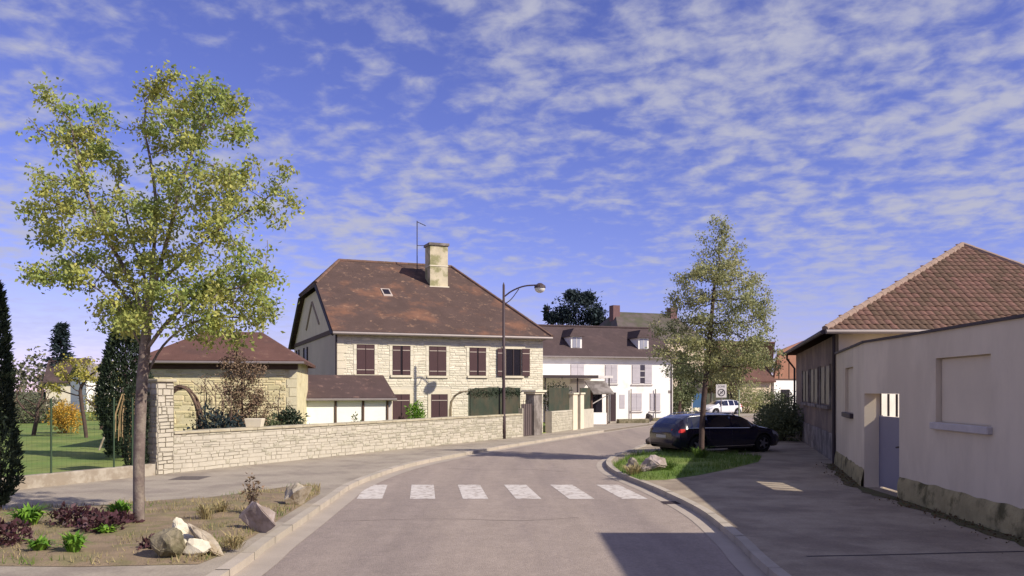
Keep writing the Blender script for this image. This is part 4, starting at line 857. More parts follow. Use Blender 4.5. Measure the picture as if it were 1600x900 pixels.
# ------------------------------------------------------------------ street lamp
lp = GP(787, 685.5); lamp = empty('street_lamp', lp); tag(lamp, 'tall slim brown street lamp with curved arm against the garden wall', 'street lamp')
MB().tube([lp, lp + Vector((0, 0, 1.0)), lp + Vector((0, 0, 1.05)), lp + Vector((0, 0, 2.4)), lp + Vector((0, 0, 7.0))], [.105, .10, .085, .075, .055], 10).build('post', m_lamp, lamp, smooth=True)
h = lp + Vector((0, 0, 6.45)); hx = Vector((1, -.15, 0)).normalized()
MB().tube(crom([h, h + hx * .4 + Vector((0, 0, .28)), h + hx * .95 + Vector((0, 0, .48)), h + hx * 1.62 + Vector((0, 0, .52))], 5), .035, 7).build('arm', m_lamp, lamp)
MB().tube(crom([h + Vector((0, 0, -.35)), h + hx * .35 + Vector((0, 0, -.1)), h + hx * .7 + Vector((0, 0, .36))], 4), .022, 6).build('brace', m_lamp, lamp)
MB().tube([lp + Vector((0, 0, 7.0)), lp + Vector((0, 0, 7.12))], [.05, .01], 8).build('finial', m_lamp, lamp)
hc = h + hx * 1.66 + Vector((0, 0, .36)); MB().ball(hc, .24, 14, 8, (1, 1, .85)).build('globe', m_lampg, lamp, smooth=True); MB().tube([hc + Vector((0, 0, .02)), hc + Vector((0, 0, .12)), hc + Vector((0, 0, .24))], [.27, .25, .08], 14).build('hood', m_lamp, lamp)

# ------------------------------------------------------------------ cars
def car(name, label, loc, rz, S, paint, L=4.7, Wd=1.84, H=1.46, hatch=False):
    root = empty(name, loc, rz); tag(root, label, 'car'); root.scale = (1.02, 1.02, .95)
    hl = L / 2
    # stations: x (rear -, front +), bottom, belt, roof, half width, roof half width
    if not hatch: T = [(-hl, .42, .78, .82, .62, .45), (-hl + .06, .30, .88, .98, .74, .52), (-hl + .18, .24, .93, 1.12, .82, .58), (-hl + .42, .21, .95, 1.30, .87, .60), (-hl + .72, .20, .955, 1.405, .895, .62), (-hl + 1.05, .20, .955, 1.44, .91, .64), (-hl + 1.5, .19, .95, 1.46, .915, .65), (-hl + 2.0, .19, .94, 1.46, .92, .66), (-hl + 2.5, .19, .93, 1.44, .92, .65), (-hl + 2.9, .19, .925, 1.38, .92, .63), (-hl + 3.2, .19, .92, 1.25, .915, .62), (-hl + 3.5, .19, .92, 1.06, .91, .66), (-hl + 3.7, .2, .90, .97, .905, .70), (-hl + 4.1, .2, .86, .90, .89, .66), (-hl + 4.4, .21, .79, .83, .84, .60), (-hl + 4.58, .22, .70, .74, .76, .54), (-hl + 4.68, .28, .60, .63, .62, .45), (-hl + 4.7, .36, .52, .54, .5, .4)]
    else: T = [(-hl, .42, .82, .9, .62, .45), (-hl + .07, .30, .92, 1.1, .74, .52), (-hl + .2, .24, .95, 1.3, .82, .58), (-hl + .5, .21, .95, 1.44, .86, .6), (-hl + 1.0, .2, .95, 1.5, .88, .62), (-hl + 1.6, .19, .94, 1.5, .885, .63), (-hl + 2.0, .19, .93, 1.46, .885, .62), (-hl + 2.4, .19, .93, 1.33, .88, .6), (-hl + 2.75, .19, .93, 1.12, .87, .62), (-hl + 2.95, .19, .92, 1.02, .87, .65), (-hl + 3.4, .2, .84, .9, .84, .62), (-hl + 3.7, .22, .72, .77, .76, .55), (-hl + 3.84, .28, .6, .64, .62, .45), (-hl + 3.87, .36, .52, .55, .5, .4)]
    T = np.array(T); xs = T[:, 0]; wx = (xs[0] + (.88 if not hatch else .62), xs[-1] - (.92 if not hatch else .78)); wr = .335; wz = .32; ar = .40
    X = np.unique(np.concatenate([np.linspace(xs[0], xs[-1], 66), xs])); I = [np.interp(X, xs, T[:, k]) for k in range(1, 6)]
    sec = []
    for i, x in enumerate(X):
        zb, zt, zr, w, wr_ = [I[k][i] for k in range(5)]
        def low(z):
            for c in wx:
                if abs(x - c) < ar: z = max(z, min(wz + math.sqrt(ar * ar - (x - c) ** 2), zt - .06))
            return z
        gh = zr - zt
        s = [(w * .90, low(zb)), (w * .985, low(zb + .10)), (w, low(zb + .10 + (zt - zb) * .38)), (w * .99, max(low(0), zt - .12)), (w * .955, zt), (wr_ + (w * .955 - wr_) * .45, zt + gh * .55), (wr_ + .015, zt + gh * .90), (wr_ * .86, zt + gh * .97), (wr_ * .5, zr), (0, zr + .006)]
        sec.append(s)
    np_ = len(sec[0]); V = []; fbody = []; glass = {'side': [], 'wind': [], 'rear': []}
    for side in (1, -1):
        for i, x in enumerate(X): V += [(x, side * p[0], p[1]) for p in sec[i]]
    nX = len(X); wins = ([(-hl + .50, -hl + 1.30), (-hl + 1.38, -hl + 2.28), (-hl + 2.36, -hl + 3.28)] if not hatch else [(-hl + .45, -hl + .95), (-hl + 1.02, -hl + 1.6), (-hl + 1.68, -hl + 2.62)])
    ws = (-hl + 2.78, -hl + 3.55) if not hatch else (-hl + 2.12, -hl + 2.9); rs = (-hl + .12, -hl + .62) if not hatch else (-hl + .1, -hl + .42)
    sidef = {}
    for sd in range(2):
        o = sd * nX * np_
        for i in range(nX - 1):
            xm = (X[i] + X[i + 1]) / 2; gh = I[2][i] - I[1][i]
            for j in range(np_ - 1):
                f = (o + i * np_ + j, o + (i + 1) * np_ + j, o + (i + 1) * np_ + j + 1, o + i * np_ + j + 1); k = None
                if j in (4, 5) and gh > .12:
                    for q, (a, b) in enumerate(wins):
                        if a < xm < b: k = ('s', sd, q)
                if j >= 6 and ws[0] < xm < ws[1] and gh > .06: k = ('w',)
                if j >= 6 and rs[0] < xm < rs[1]: k = ('r',)
                if k: sidef.setdefault(k, []).append(f)
                else: fbody.append(f)
    for e in (0, nX - 1):
        fbody.append(tuple([e * np_ + j for j in range(np_)] + [nX * np_ + e * np_ + j for j in range(np_ - 1, -1, -1)]))
    def sub(faces):
        ids = sorted({i for f in faces for i in f}); mp = {a: b for b, a in enumerate(ids)}; return MB().add([V[i] for i in ids], [tuple(mp[i] for i in f) for f in faces])
    b = MB(); b.v = list(V); b.f = fbody; bo = b.mesh('body', paint); bmx = bmesh.new(); bmx.from_mesh(bo); bmesh.ops.remove_doubles(bmx, verts=bmx.verts, dist=.0015); bmesh.ops.delete(bmx, geom=[v for v in bmx.verts if not v.link_faces], context='VERTS'); bmesh.ops.recalc_face_normals(bmx, faces=bmx.faces); bmx.to_mesh(bo); bmx.free(); bo.shade_smooth(); link('body', bo, root)
    gm = mat('car glass', lin(30, 30, 40), .05, 0, spec=.9, coat=.4)
    for k, fs in sidef.items():
        me = sub(fs).mesh('window', gm); bmx = bmesh.new(); bmx.from_mesh(me); bmesh.ops.remove_doubles(bmx, verts=bmx.verts, dist=.0015); bmx.to_mesh(me); bmx.free(); me.shade_smooth(); link({'s': 'side_window', 'w': 'windscreen', 'r': 'rear_window'}[k[0]], me, root)
    # floor / underside, wheel wells
    MB().box(xs[0] + .25, xs[-1] - .25, -.78, .78, .22, .5).build('underbody', m_dark, root, local=True)
    tm = mat('tyre', lin(32, 30, 32), .9, .05); rm = mat('alloy rim', lin(150, 148, 152), .35, .03, metal=.8); hw_ = I[3][nX // 2] - .02
    for c in wx:
        for s in (1, -1):
            n = 22; prof = [(.20, -.10), (wr - .02, -.10), (wr, -.07), (wr, .07), (wr - .02, .10), (.21, .10)]; vs = []
            for (q, y) in prof: vs += [(c + q * math.cos(2 * math.pi * i / n), s * (hw_ - .11 + y), wz + .015 + q * math.sin(2 * math.pi * i / n)) for i in range(n)]
            ty = MB().add(vs, [(k * n + i, k * n + (i + 1) % n, (k + 1) * n + (i + 1) % n, (k + 1) * n + i) for k in range(len(prof) - 1) for i in range(n)]).build('wheel', tm, root, local=True, smooth=False)
            rim = MB()
            for i in range(5):
                t = 2 * math.pi * i / 5; pd = Vector((math.cos(t), 0, math.sin(t))); pe = Vector((-math.sin(t), 0, math.cos(t))); ce = Vector((c, s * (hw_ - .03), wz + .015))
                rim.add([ce + pe * .045, ce - pe * .045, ce + pd * .22 - pe * .03, ce + pd * .22 + pe * .03], [(0, 1, 2, 3)])
            rim.tube([Vector((c, s * (hw_ - .12), wz + .015)), Vector((c, s * (hw_ - .025), wz + .015))], .06, 10)
            for i in range(n):
                a0, a1 = 2 * math.pi * i / n, 2 * math.pi * (i + 1) / n
                rim.add([(c + q * math.cos(t), s * (hw_ - .03), wz + .015 + q * math.sin(t)) for q, t in ((.20, a0), (.20, a1), (.225, a1), (.225, a0))], [(0, 1, 2, 3)])
            rim.build('rim', rm, ty, local=True)
            MB().tube([(c, s * (hw_ - .17), wz + .015), (c, s * (hw_ - .10), wz + .015)], .2, 16).build('brake_disc', m_dark, ty, local=True)
            MB().tube([(c, s * .3, wz + .02), (c, s * (hw_ - .18), wz + .02)], ar - .005, 16).build('wheel_well', m_dark, root, local=True)
    chrome = mat('chrome trim', lin(220, 220, 224), .15, .0, metal=1)
    def surf(x, j, sd, out=.006):
        s = [(np.interp(x, X, [q[j][0] for q in sec])), np.interp(x, X, [q[j][1] for q in sec])]; return Vector((x, sd * (s[0] + out), s[1]))
    for sd in (1, -1):
        xa, xb = wins[0][0] - .02, wins[-1][1] + .02
        lo_ = [surf(x, 4, sd) for x in np.linspace(xa, xb, 16)]; up_ = [surf(x, 6, sd) for x in np.linspace(xa + .12, xb - .05, 16)]
        if not hatch:
            MB().tube(lo_ + up_[::-1] + [lo_[0]], .013, 5).build('window_trim', chrome, root, local=True)
            MB().tube([surf(x, 7, sd, 0) + Vector((0, 0, .045 if i not in (0, 9) else 0)) for i, x in enumerate(np.linspace(-hl + .75, -hl + 2.75, 10))], .016, 6).build('roof_rail', chrome, root, local=True)
        MB().tube([surf(x, 1, sd) for x in np.linspace(wx[0] + .45, wx[1] - .45, 6)], .018, 5).build('sill_trim', chrome if not hatch else m_dark, root, local=True)
        mi = surf(wins[-1][1] - .05, 4, sd, .0); MB().ball(mi + Vector((0, sd * .13, .07)), .1, 10, 6, (.75, 1, .65)).tube([mi, mi + Vector((0, sd * .1, .05))], .025, 5).build('mirror', paint, root, smooth=True, local=True)
        for q in wins[1:]:
            hd = surf(q[0] + .12, 3, sd, .012); MB().tube([hd, hd + Vector((.2, 0, .0))], .017, 6).build('door_handle', paint, root, local=True)
            xg = q[0] - .04; MB().tube([surf(xg, j, sd, .001) for j in (1, 2, 3, 4)], .005, 4).build('door_gap', m_dark, root, local=True)
        red = mat('tail lamp red', lin(190, 26, 22), .25, .02, spec=.6); tl = []
        zs = (.80, .93) if not hatch else (.8, 1.05)
        for x in (-hl + .03, -hl + .1, -hl + .2, -hl + .36):
            for z in zs:
                zl = [q[1] for q in sec[int(np.argmin(abs(X - x)))]]; yl = [q[0] for q in sec[int(np.argmin(abs(X - x)))]]; tl.append(Vector((x - .008, sd * (np.interp(z, zl[:6], yl[:6]) + .010), z)))
        MB().add(tl, [(2 * k, 2 * k + 2, 2 * k + 3, 2 * k + 1) for k in range(3)]).build('tail_light', red, root, local=True)
        hlx = xs[-1]; hd = []
        for x in (hlx - .05, hlx - .16, hlx - .32, hlx - .5):
            k = int(np.argmin(abs(X - x))); zl = [q[1] for q in sec[k]]; yl = [q[0] for q in sec[k]]; zt = zl[4]
            for z in (zt - .15, zt - .03): hd.append(Vector((x + .01, sd * (np.interp(z, zl[:5], yl[:5]) + .008), z)))
        MB().add(hd, [(2 * k, 2 * k + 2, 2 * k + 3, 2 * k + 1) for k in range(3)]).build('headlight', mat('headlamp', lin(170, 172, 180), .1, .0, spec=.8), root, local=True)
    MB().box(xs[0] - .012, xs[0] + .02, -.26, .26, .60, .71).build('number_plate', mat('plate', lin(190, 186, 176), .5, .02), root, local=True)
    MB().box(xs[0] - .004, xs[0] + .1, -.6, .6, .34, .42).build('rear_bumper_trim', m_dark, root, local=True)
    MB().box(xs[-1] - .08, xs[-1] + .006, -.42, .42, .36, .52).build('grille', m_dark, root, local=True)
    return root
car('estate_car', 'dark blue black estate car parked beyond the young tree by the grass verge', (7.30, 29.9, 0), R(27), 1, mat('midnight blue paint', lin(20, 17, 40), .2, .0, spec=.5, coat=.5))
car('hatchback_car', 'small white hatchback parked by the far low wall', (19.4, 77.5, -.1), R(205), 1, mat('white car paint', lin(226, 224, 226), .3, .0, spec=.5, coat=.5), L=3.87, Wd=1.76, hatch=True)

# ------------------------------------------------------------------ planting bed, verge, rocks
def bed_mesh(name, poly, m, h, seed, res=.16):
    xs = [p[0] for p in poly]; ys = [p[1] for p in poly]; bm = bmesh.new()
    vs = [bm.verts.new((p[0], p[1], 0)) for p in poly]; bm.faces.new(vs); me = bpy.data.meshes.new(name)
    bmesh.ops.triangulate(bm, faces=bm.faces)
    for _ in range(6):
        lg = [e for e in bm.edges if e.calc_length() > res * 2]
        if not lg: break
        bmesh.ops.subdivide_edges(bm, edges=lg, cuts=1); bmesh.ops.triangulate(bm, faces=bm.faces)
    bd = [Vector((p[0], p[1])) for p in poly]
    def dist(q):
        d = 9
        for i in range(len(bd)):
            a, b = bd[i], bd[(i + 1) % len(bd)]; t = max(0, min(1, (q - a).dot(b - a) / max((b - a).length_squared, 1e-9))); d = min(d, (q - a - (b - a) * t).length)
        return d
    for v in bm.verts:
        e = min(1, dist(v.co.xy) / .5); v.co.z = .006 + h * e ** .7 * (.7 + .5 * mnoise.noise(Vector((v.co.x * 1.3, v.co.y * 1.3, seed)))) + .02 * e * mnoise.noise(Vector((v.co.x * 6, v.co.y * 6, seed)))
    bmesh.ops.recalc_face_normals(bm, faces=bm.faces); bm.to_mesh(me); bm.free(); me.materials.append(m); me.shade_smooth(); o = link(name, me); o['kind'] = 'structure'; return o
bedp = [GP(*p) for p in ((-60, 884), (120, 886), (310, 882), (345, 868), (400, 836), (455, 800), (500, 772), (500, 760), (470, 757), (400, 768), (320, 778), (240, 783), (150, 790), (-60, 800))]
bedp = [(p.x, p.y) for p in bedp]; bed = bed_mesh('planting_bed', bedp, m_soil, .07, 3)
vp = [GP(*p) for p in ((957, 728), (972, 740), (1000, 751), (1040, 750), (1090, 743), (1140, 733), (1185, 722), (1190, 714), (1120, 709), (1040, 704), (985, 712))]
vp = [(p.x, p.y) for p in vp]; verge = bed_mesh('grass_verge', vp, m_lawn, .09, 8, .2)
def inside(p, poly):
    c = False; n = len(poly)
    for i in range(n):
        a, b = poly[i], poly[i - 1]
        if (a[1] > p[1]) != (b[1] > p[1]) and p[0] < (b[0] - a[0]) * (p[1] - a[1]) / (b[1] - a[1]) + a[0]: c = not c
    return c
def blades(name, label, poly, n, h, m, seed, dens=None, z=.05):
    r = random.Random(seed); mb = MB(); xs = [p[0] for p in poly]; ys = [p[1] for p in poly]; k = 0
    while k < n:
        p = (r.uniform(min(xs), max(xs)), r.uniform(min(ys), max(ys)))
        if not inside(p, poly): continue
        dn = mnoise.noise(Vector((p[0] * 1.1, p[1] * 1.1, seed))) * .5 + .5
        k += 1
        if r.random() > (dens(p, dn) if dens else dn * 1.4): continue
        a = r.uniform(0, 6.28); l = h * r.uniform(.4, 1.1) * (.5 + dn); s = Vector((math.cos(a), math.sin(a), 0)) * .008; ln = Vector((r.gauss(0, .35), r.gauss(0, .35), 0)) * l; b = Vector((p[0], p[1], z - .03))
        mb.add([b - s, b + s, b + ln + Vector((0, 0, l))], [(0, 1, 2)])
    o = mb.build(name, m); tag(o, label, 'grass', kind='stuff'); return o
blades('verge_grass', 'bright green grass on the verge under the young tree', vp, 9000, .17, m_grass, 8, lambda p, d: .35 + d)
blades('bed_weeds', 'scattered green weeds in the planting bed', bedp, 5000, .09, m_grass, 6, lambda p, d: max(0, d * 2.2 - 1.05))
blades('bed_grass', 'short dry grass in the planting bed', bedp, 14000, .10, m_dry, 4, lambda p, d: max(0, d * 2 - .75))
tr_ring = GP(1095, 718)
tuft('verge_tuft', 'tall grass tuft around the base of the young tree', (GP(1094, 719).x, GP(1094, 719).y, .05), 160, .42, .55, m_grass, 12, .012)
tuft('verge_tuft', 'tall grass tuft in front of the split stones', (GP(990, 744).x, GP(990, 744).y, .05), 120, .30, .5, m_dry, 13, .012)
tuft('verge_tuft', 'green weed tuft right of the split stones', (GP(1042, 738).x, GP(1042, 738).y, .05), 130, .34, .5, m_grass, 14, .012)
def on(px, py, z=.04): p = GP(px, py); return (p.x, p.y, z)
rock('rock', 'pale upright half of the split stones on the verge', on(990, 740), (.24, .2, .32), m_rock, 41, tilt=.1)
rock('rock', 'wide slanted half of the split stones on the verge', on(1022, 740), (.42, .26, .30), m_rocku, 47, tilt=-.35)
rock('rock', 'dark rounded stone behind the estate car', on(1015, 694), (.2, .22, .27), m_rockk, 44)
# left foreground
rock('rock', 'lichened round rock at the front of the white rock pile', on(264, 874), (.24, .22, .23), m_rockd, 51, n=26)
rock('rock', 'long pale slab leaning on the right of the white rock pile', on(322, 868, .06), (.13, .17, .36), m_rock, 59, tilt=-.75)
rock('rock', 'white broken stone on top of the rock pile', on(283, 860, .22), (.14, .16, .15), m_rockw, 53, tilt=-.2)
rock('rock', 'white flat wedge in the middle of the rock pile', on(276, 863, .16), (.22, .2, .10), m_rockw, 54, tilt=.2)
rock('rock', 'pale wedge stone under the white wedge of the rock pile', on(298, 867, .08), (.2, .2, .11), m_rockw, 56, tilt=.25)
rock('rock', 'white blocky stone at the lower right of the rock pile', on(306, 873), (.22, .16, .12), m_rockw, 57)
rock('boulder', 'mauve grey angular boulder standing between rock pile and stump stone', on(400, 834, .0), (.36, .28, .28), m_rocku, 63, tilt=.55)
rock('boulder', 'pale block stone with dark top near the kerb end of the bed', on(468, 790, .0), (.34, .3, .28), m_rock, 67, tilt=-.15)
bush('shrub', 'dark twiggy shrub behind the mauve boulder', (on(393, 808)[0], on(393, 808)[1], .42), (.16, .14, .36), 150, .07, m_twig, m_barkd, 5, stems=30, lump=.4, cat='shrub')
for i, (px, py, rx, rz, lb) in enumerate(((118, 826, .42, .26, 'wide purple leaved plant left of the tree trunk'), (158, 834, .34, .22, 'purple leaved plant against the lower trunk side'), (12, 856, .34, .28, 'purple leaved plant at the left picture edge'), (238, 862, .16, .14, 'small purple plant beside the rock pile'), (190, 822, .26, .14, 'low purple plant just behind the wide purple plants'))):
    q = on(px, py); bush('purple_plant', lb, (q[0], q[1], rz * .62), (rx, .3 if rx > .2 else .14, rz * .72), int(1000 * rx), .085, m_purple, m_barkd, 70 + i, cat='plant', group='purple plants in the bed', stems=8, aspect=.6, up=.3)
for i, (px, py, h, s, n, lb) in enumerate(((44, 826, .36, .34, 170, 'leafy green clump nearest the cypress'), (186, 812, .30, .30, 150, 'leafy green clump just left of the trunk'), (117, 868, .30, .22, 120, 'bright green clump at the front of the bed'), (62, 866, .20, .2, 90, 'small green clump at the front near the purple plant'), (165, 838, .14, .2, 60, 'low green weeds in front of the purple plants'))):
    tuft('green_plant', lb, on(px, py), n, h, s, m_green, 80 + i, .03, group='green clumps in the bed', bend=.8)
for i, (px, py, h, lb) in enumerate(((322, 815, .34, 'pale dry grass tuft between trunk and boulder'), (366, 862, .26, 'dry grass tuft between rock pile and kerb'), (345, 806, .28, 'thin dry grass tuft behind the rock pile'))): tuft('dry_tuft', lb, on(px, py), 90, h, .3, m_dry, 90 + i, .008, group='dry tufts')
# manhole cover on the left pavement
mh = GP(297, 747); mhh = empty('drain_cover', mh); tag(mhh, 'dark rectangular drain cover set in the pavement by the wall', 'drain cover')
mm_ = mat('cast iron', lin(104, 96, 92), .7, .1, 8, .3, 60)
MB().box(mh.x - .38, mh.x + .38, mh.y - .42, mh.y + .42, -.02, .006).build('frame', mm_, mhh)
for k in range(6): MB().box(mh.x - .33, mh.x + .33, mh.y - .36 + k * .12, mh.y - .28 + k * .12, .0065, .012).build('rib', mm_, mhh)

# ------------------------------------------------------------------ trees
def lobes_px(L, Y, pm, dy):
    return [((AT(x, y, Y + o)[:]), (rx / pm, min(rx, ry * 1.3) / pm * dy, ry / pm)) for (x, y, rx, ry, o) in L]
tb = GP(217, 818); pm = F / tb.y
LT = [(120, 196, 62, 50, .2), (80, 165, 22, 14, .1), (295, 162, 62, 46, .0), (345, 190, 55, 55, -.3), (270, 210, 50, 52, .4), (100, 285, 52, 40, -.3), (120, 345, 80, 42, .1), (70, 345, 32, 30, .4), (190, 350, 60, 40, -.6), (165, 265, 40, 50, .5), (390, 320, 62, 50, .2), (430, 290, 24, 26, 0), (330, 290, 60, 48, -.7), (85, 430, 48, 22, .2), (330, 405, 85, 45, -.2), (370, 470, 66, 48, .1), (290, 470, 85, 50, -.5), (215, 440, 70, 50, .6), (165, 420, 60, 34, -.4), (390, 505, 40, 28, .2), (255, 300, 40, 60, .2), (190, 490, 46, 38, .4), (245, 380, 60, 40, -.2), (360, 525, 58, 24, .1), (415, 505, 30, 24, -.2), (310, 515, 50, 26, .4)]
tk = [tb + Vector((0, 0, -.1)), AT(217, 780, tb.y), AT(217, 720, tb.y), AT(219, 660, tb.y), AT(222, 600, tb.y), AT(226, 550, tb.y), AT(230, 505, tb.y), AT(233, 470, tb.y)]
def limb(k0, pts, Y0, dY):
    q = crom([tk[k0]] + [AT(x, y, Y0 + dY * (i + 1) / len(pts)) for i, (x, y) in enumerate(pts)], 4)[1:]; return (k0, [tuple(p) for p in q])
limbs = [limb(7, [(237, 425), (242, 370), (244, 320), (236, 255), (226, 200), (230, 150)], tb.y, .3), limb(7, [(250, 415), (268, 350), (285, 280), (310, 215), (335, 160)], tb.y, -.5), limb(7, [(262, 430), (310, 385), (360, 345), (405, 320), (440, 285)], tb.y, .4), limb(6, [(205, 440), (175, 385), (145, 325), (125, 260), (110, 190)], tb.y, -.3), limb(6, [(190, 455), (150, 415), (110, 390), (75, 350)], tb.y, .6), limb(5, [(190, 490), (150, 450), (100, 432), (60, 425)], tb.y, -.5), limb(5, [(265, 500), (315, 460), (370, 450), (410, 430)], tb.y, -.7), limb(4, [(255, 540), (300, 505), (350, 495), (400, 500)], tb.y, .7), limb(7, [(225, 430), (205, 370), (190, 310), (172, 250)], tb.y, .9)]
tree('street_tree', 'tall open street tree with yellow green leaves and slim grey trunk in bed', lobes_px(LT, tb.y, pm, .95), [tuple(p) for p in tk], 1050, .14, 30000, .075, m_leafL, m_bark, .092, seed=21, infl=1.0, kill=.2, spread=.10, tip=.005, expo=1.9, lpow=3.2, limbs=limbs)
tb2 = GP(1096, 719); pm2 = F / tb2.y
RT = [(1122, 372, 22, 28, 0), (1118, 405, 46, 36, .1), (1104, 445, 54, 36, -.2), (1142, 452, 52, 40, .2), (1105, 485, 60, 34, .3), (1145, 500, 58, 38, -.2), (1075, 520, 50, 34, .1), (1120, 535, 80, 36, 0), (1165, 545, 46, 34, .2), (1060, 555, 42, 28, -.2), (1100, 565, 70, 26, .2), (1150, 575, 46, 22, -.1), (1195, 525, 18, 20, .1), (1045, 540, 24, 28, .2)]
tk2 = [tb2 + Vector((0, 0, -.1))] + [AT(*p, tb2.y) for p in ((1096, 690), (1097, 660), (1099, 630), (1102, 600), (1105, 570), (1108, 540), (1111, 505), (1114, 470), (1117, 435))]
tree('young_tree', 'young conical tree with grey green leaves on the verge before the estate car', lobes_px(RT, tb2.y, pm2, .9), [tuple(p) for p in tk2], 900, .14, 24000, .082, m_leafR, m_barkd, .09, seed=5, infl=1.0, kill=.2, spread=.115, tip=.0055, expo=1.95, lpow=1.8)
# trees on the far side of the road, between the buildings
for i, (px, Y, h, w, lb) in enumerate(((1062, 66, 5.2, 1.6, 'slender roadside tree right of the white house corner'), (1150, 86, 7.0, 3.2, 'rounded tree behind the white hatchback'), (1105, 92, 6.5, 3.0, 'broad tree behind the blue notice board'), (1185, 98, 6.0, 3.0, 'tree in front of the far orange brick house'))):
    b = AT(px, 610, Y); b.z = -.1; lo = [((b.x + random.Random(i * 7 + k).uniform(-.6, .6) * w, b.y + random.Random(i * 9 + k).uniform(-.5, .5) * w, h * (.42 + .09 * k)), (w * .55, w * .5, h * .16)) for k in range(6)]
    tree('roadside_tree', lb, lo, [(b.x, b.y, -.15), (b.x, b.y, h * .15), (b.x + .1, b.y, h * .3)], 200, .35, 3600, .24, m_leafR if i else m_leafb, m_barkd, .13, seed=30 + i, infl=3, kill=.6, spread=.28, tip=.012, group='trees beyond the bend')
# dark multi-lobed conifer behind the white house
def needle_tree(name, label, c, h, w, m, seed, n=3600, ls=.5, lobes=None, cat='tree', taper=.85):
    g = np.random.default_rng(seed); root = empty(name, c); tag(root, label, cat); c = np.array(c); P = []; D = []
    mb = MB().tube([Vector(c), Vector(c) + Vector((0, 0, h * .95))], [w * .09, .03], 7)
    tiers = 16
    for k in range(tiers):
        z = h * (.14 + .84 * k / tiers); rad = w * (1 - (z / h)) ** taper + .05 * w
        for b in range(9):
            a = g.uniform(0, 6.283); L = rad * g.uniform(.65, 1.12); e = c + np.array([math.cos(a) * L, math.sin(a) * L, z - .12 * L]); s = c + np.array([0, 0, z])
            mb.tube([Vector(s), Vector(e)], [.018 * w, .004 * w], 4, cap=False)
            for _ in range(n // (tiers * 9)):
                t = g.uniform(.15, 1.05); P.append(s + (e - s) * t + g.normal(size=3) * np.array([.09, .09, .05]) * w); D.append([math.cos(a), math.sin(a), .15])
    mb.build('trunk', m_barkd, root); link('crown', leaf_mesh('crown', P, ls, m, seed, D=np.array(D), droop=.15, aspect=.35, o=Vector(c)), root); return root
cb = AT(905, 610, 100); g = np.random.default_rng(2)
LC = [(903, 475, 34, 22, 0), (880, 492, 18, 14, .5), (930, 490, 16, 16, -1), (905, 500, 40, 14, 0), (938, 505, 14, 8, 0), (862, 497, 10, 9, 0), (895, 462, 14, 10, 0), (918, 466, 12, 10, 0), (905, 530, 30, 20, 0)]
ct = empty('dark_conifer', (cb.x, 100, -.15)); tag(ct, 'broad dark blue green conifer rising behind the white house roof', 'tree')
lob = lobes_px(LC, 100, 13, 1.1); P = np.concatenate([blob_points(l[0], l[1], 900, g, .2, .3, 2.2) for l in lob]); link('crown', leaf_mesh('crown', P, .42, m_leafblue, 2, droop=.2, aspect=.4, o=org(ct)), ct)
mb = MB().tube([(cb.x, 100, -.2), (cb.x, 100, 10)], [.4, .12], 8); mb.tube([AT(866, 503, 100), AT(857, 493, 100), AT(854, 478, 100)], [.25, .2, .12], 5)
for l in lob: mb.tube([(cb.x, 100, 6), l[0]], [.12, .03], 5)
mb.build('trunk', m_barkd, ct)
P = np.array([AT(854 + g.normal() * 2.2, 488 + g.uniform(-10, 10), 100) for _ in range(200)]); link('side_crown', leaf_mesh('side_crown', P, .4, m_leafblue, 9, o=org(ct)), ct)
needle_tree('spruce', 'dark pointed spruce beyond the garden at far left', (AT(95, 610, 95).x, 95, 0), 10.3, 2.0, m_leafblue, 4)
# columnar cypress at the left edge
def column(name, label, c, h, w, m, seed, n, ls, cat='tree', stem=.12, prof=None):
    g = np.random.default_rng(seed); root = empty(name, c); tag(root, label, cat); P = []; D = []
    while len(P) < n:
        t = g.uniform(0, 1); a = g.uniform(0, 6.283); rad = w * (prof(t) if prof else (min(1, t * 6 + .35) * (1 - t) ** .45))
        k = 1 + .3 * mnoise.noise(Vector((math.cos(a) * 1.2, math.sin(a) * 1.2, t * h * 1.3 + seed))) + .12 * mnoise.noise(Vector((math.cos(a) * 4, math.sin(a) * 4, t * h * 4)))
        q = rad * k * g.uniform(.45, 1) ** .5; P.append((c[0] + math.cos(a) * q, c[1] + math.sin(a) * q, c[2] + .1 + t * h * .97)); D.append((math.cos(a) * .5, math.sin(a) * .5, 1.1))
    MB().tube([(c[0], c[1], c[2] - .05), (c[0], c[1], c[2] + h * .85)], [stem, .02], 7).build('trunk', m_barkd, root)
    link('crown', leaf_mesh('crown', P, ls, m, seed, D=np.array(D), droop=0, aspect=.32, o=Vector(c)), root); return root
cy = GP(-8, 800); column('cypress', 'dark columnar cypress at the left picture edge', (cy.x, cy.y, 0), 4.15, .42, m_leafd, 3, 9000, .11)
th_ = AT(196, 610, 27); column('thuja', 'big dark egg shaped thuja behind the street tree trunk', (th_.x, 27, 0), 4.7, .95, m_leafd, 6, 12000, .15, prof=lambda t: (.55 + 1.0 * t if t < .45 else 1.0) * (1 - max(0, t - .35) / .66) ** .55 if t < 1 else 0)
hp = KF.at(KF.L - .35, -.45, 0); column('hedge_column', 'narrow dark green clipped shrub standing against the stone pillar', (hp.x, hp.y + .15, 0), 2.25, .28, m_leafd, 9, 4500, .09, cat='shrub', prof=lambda t: 1.0 if t < .93 else .7, stem=.05)
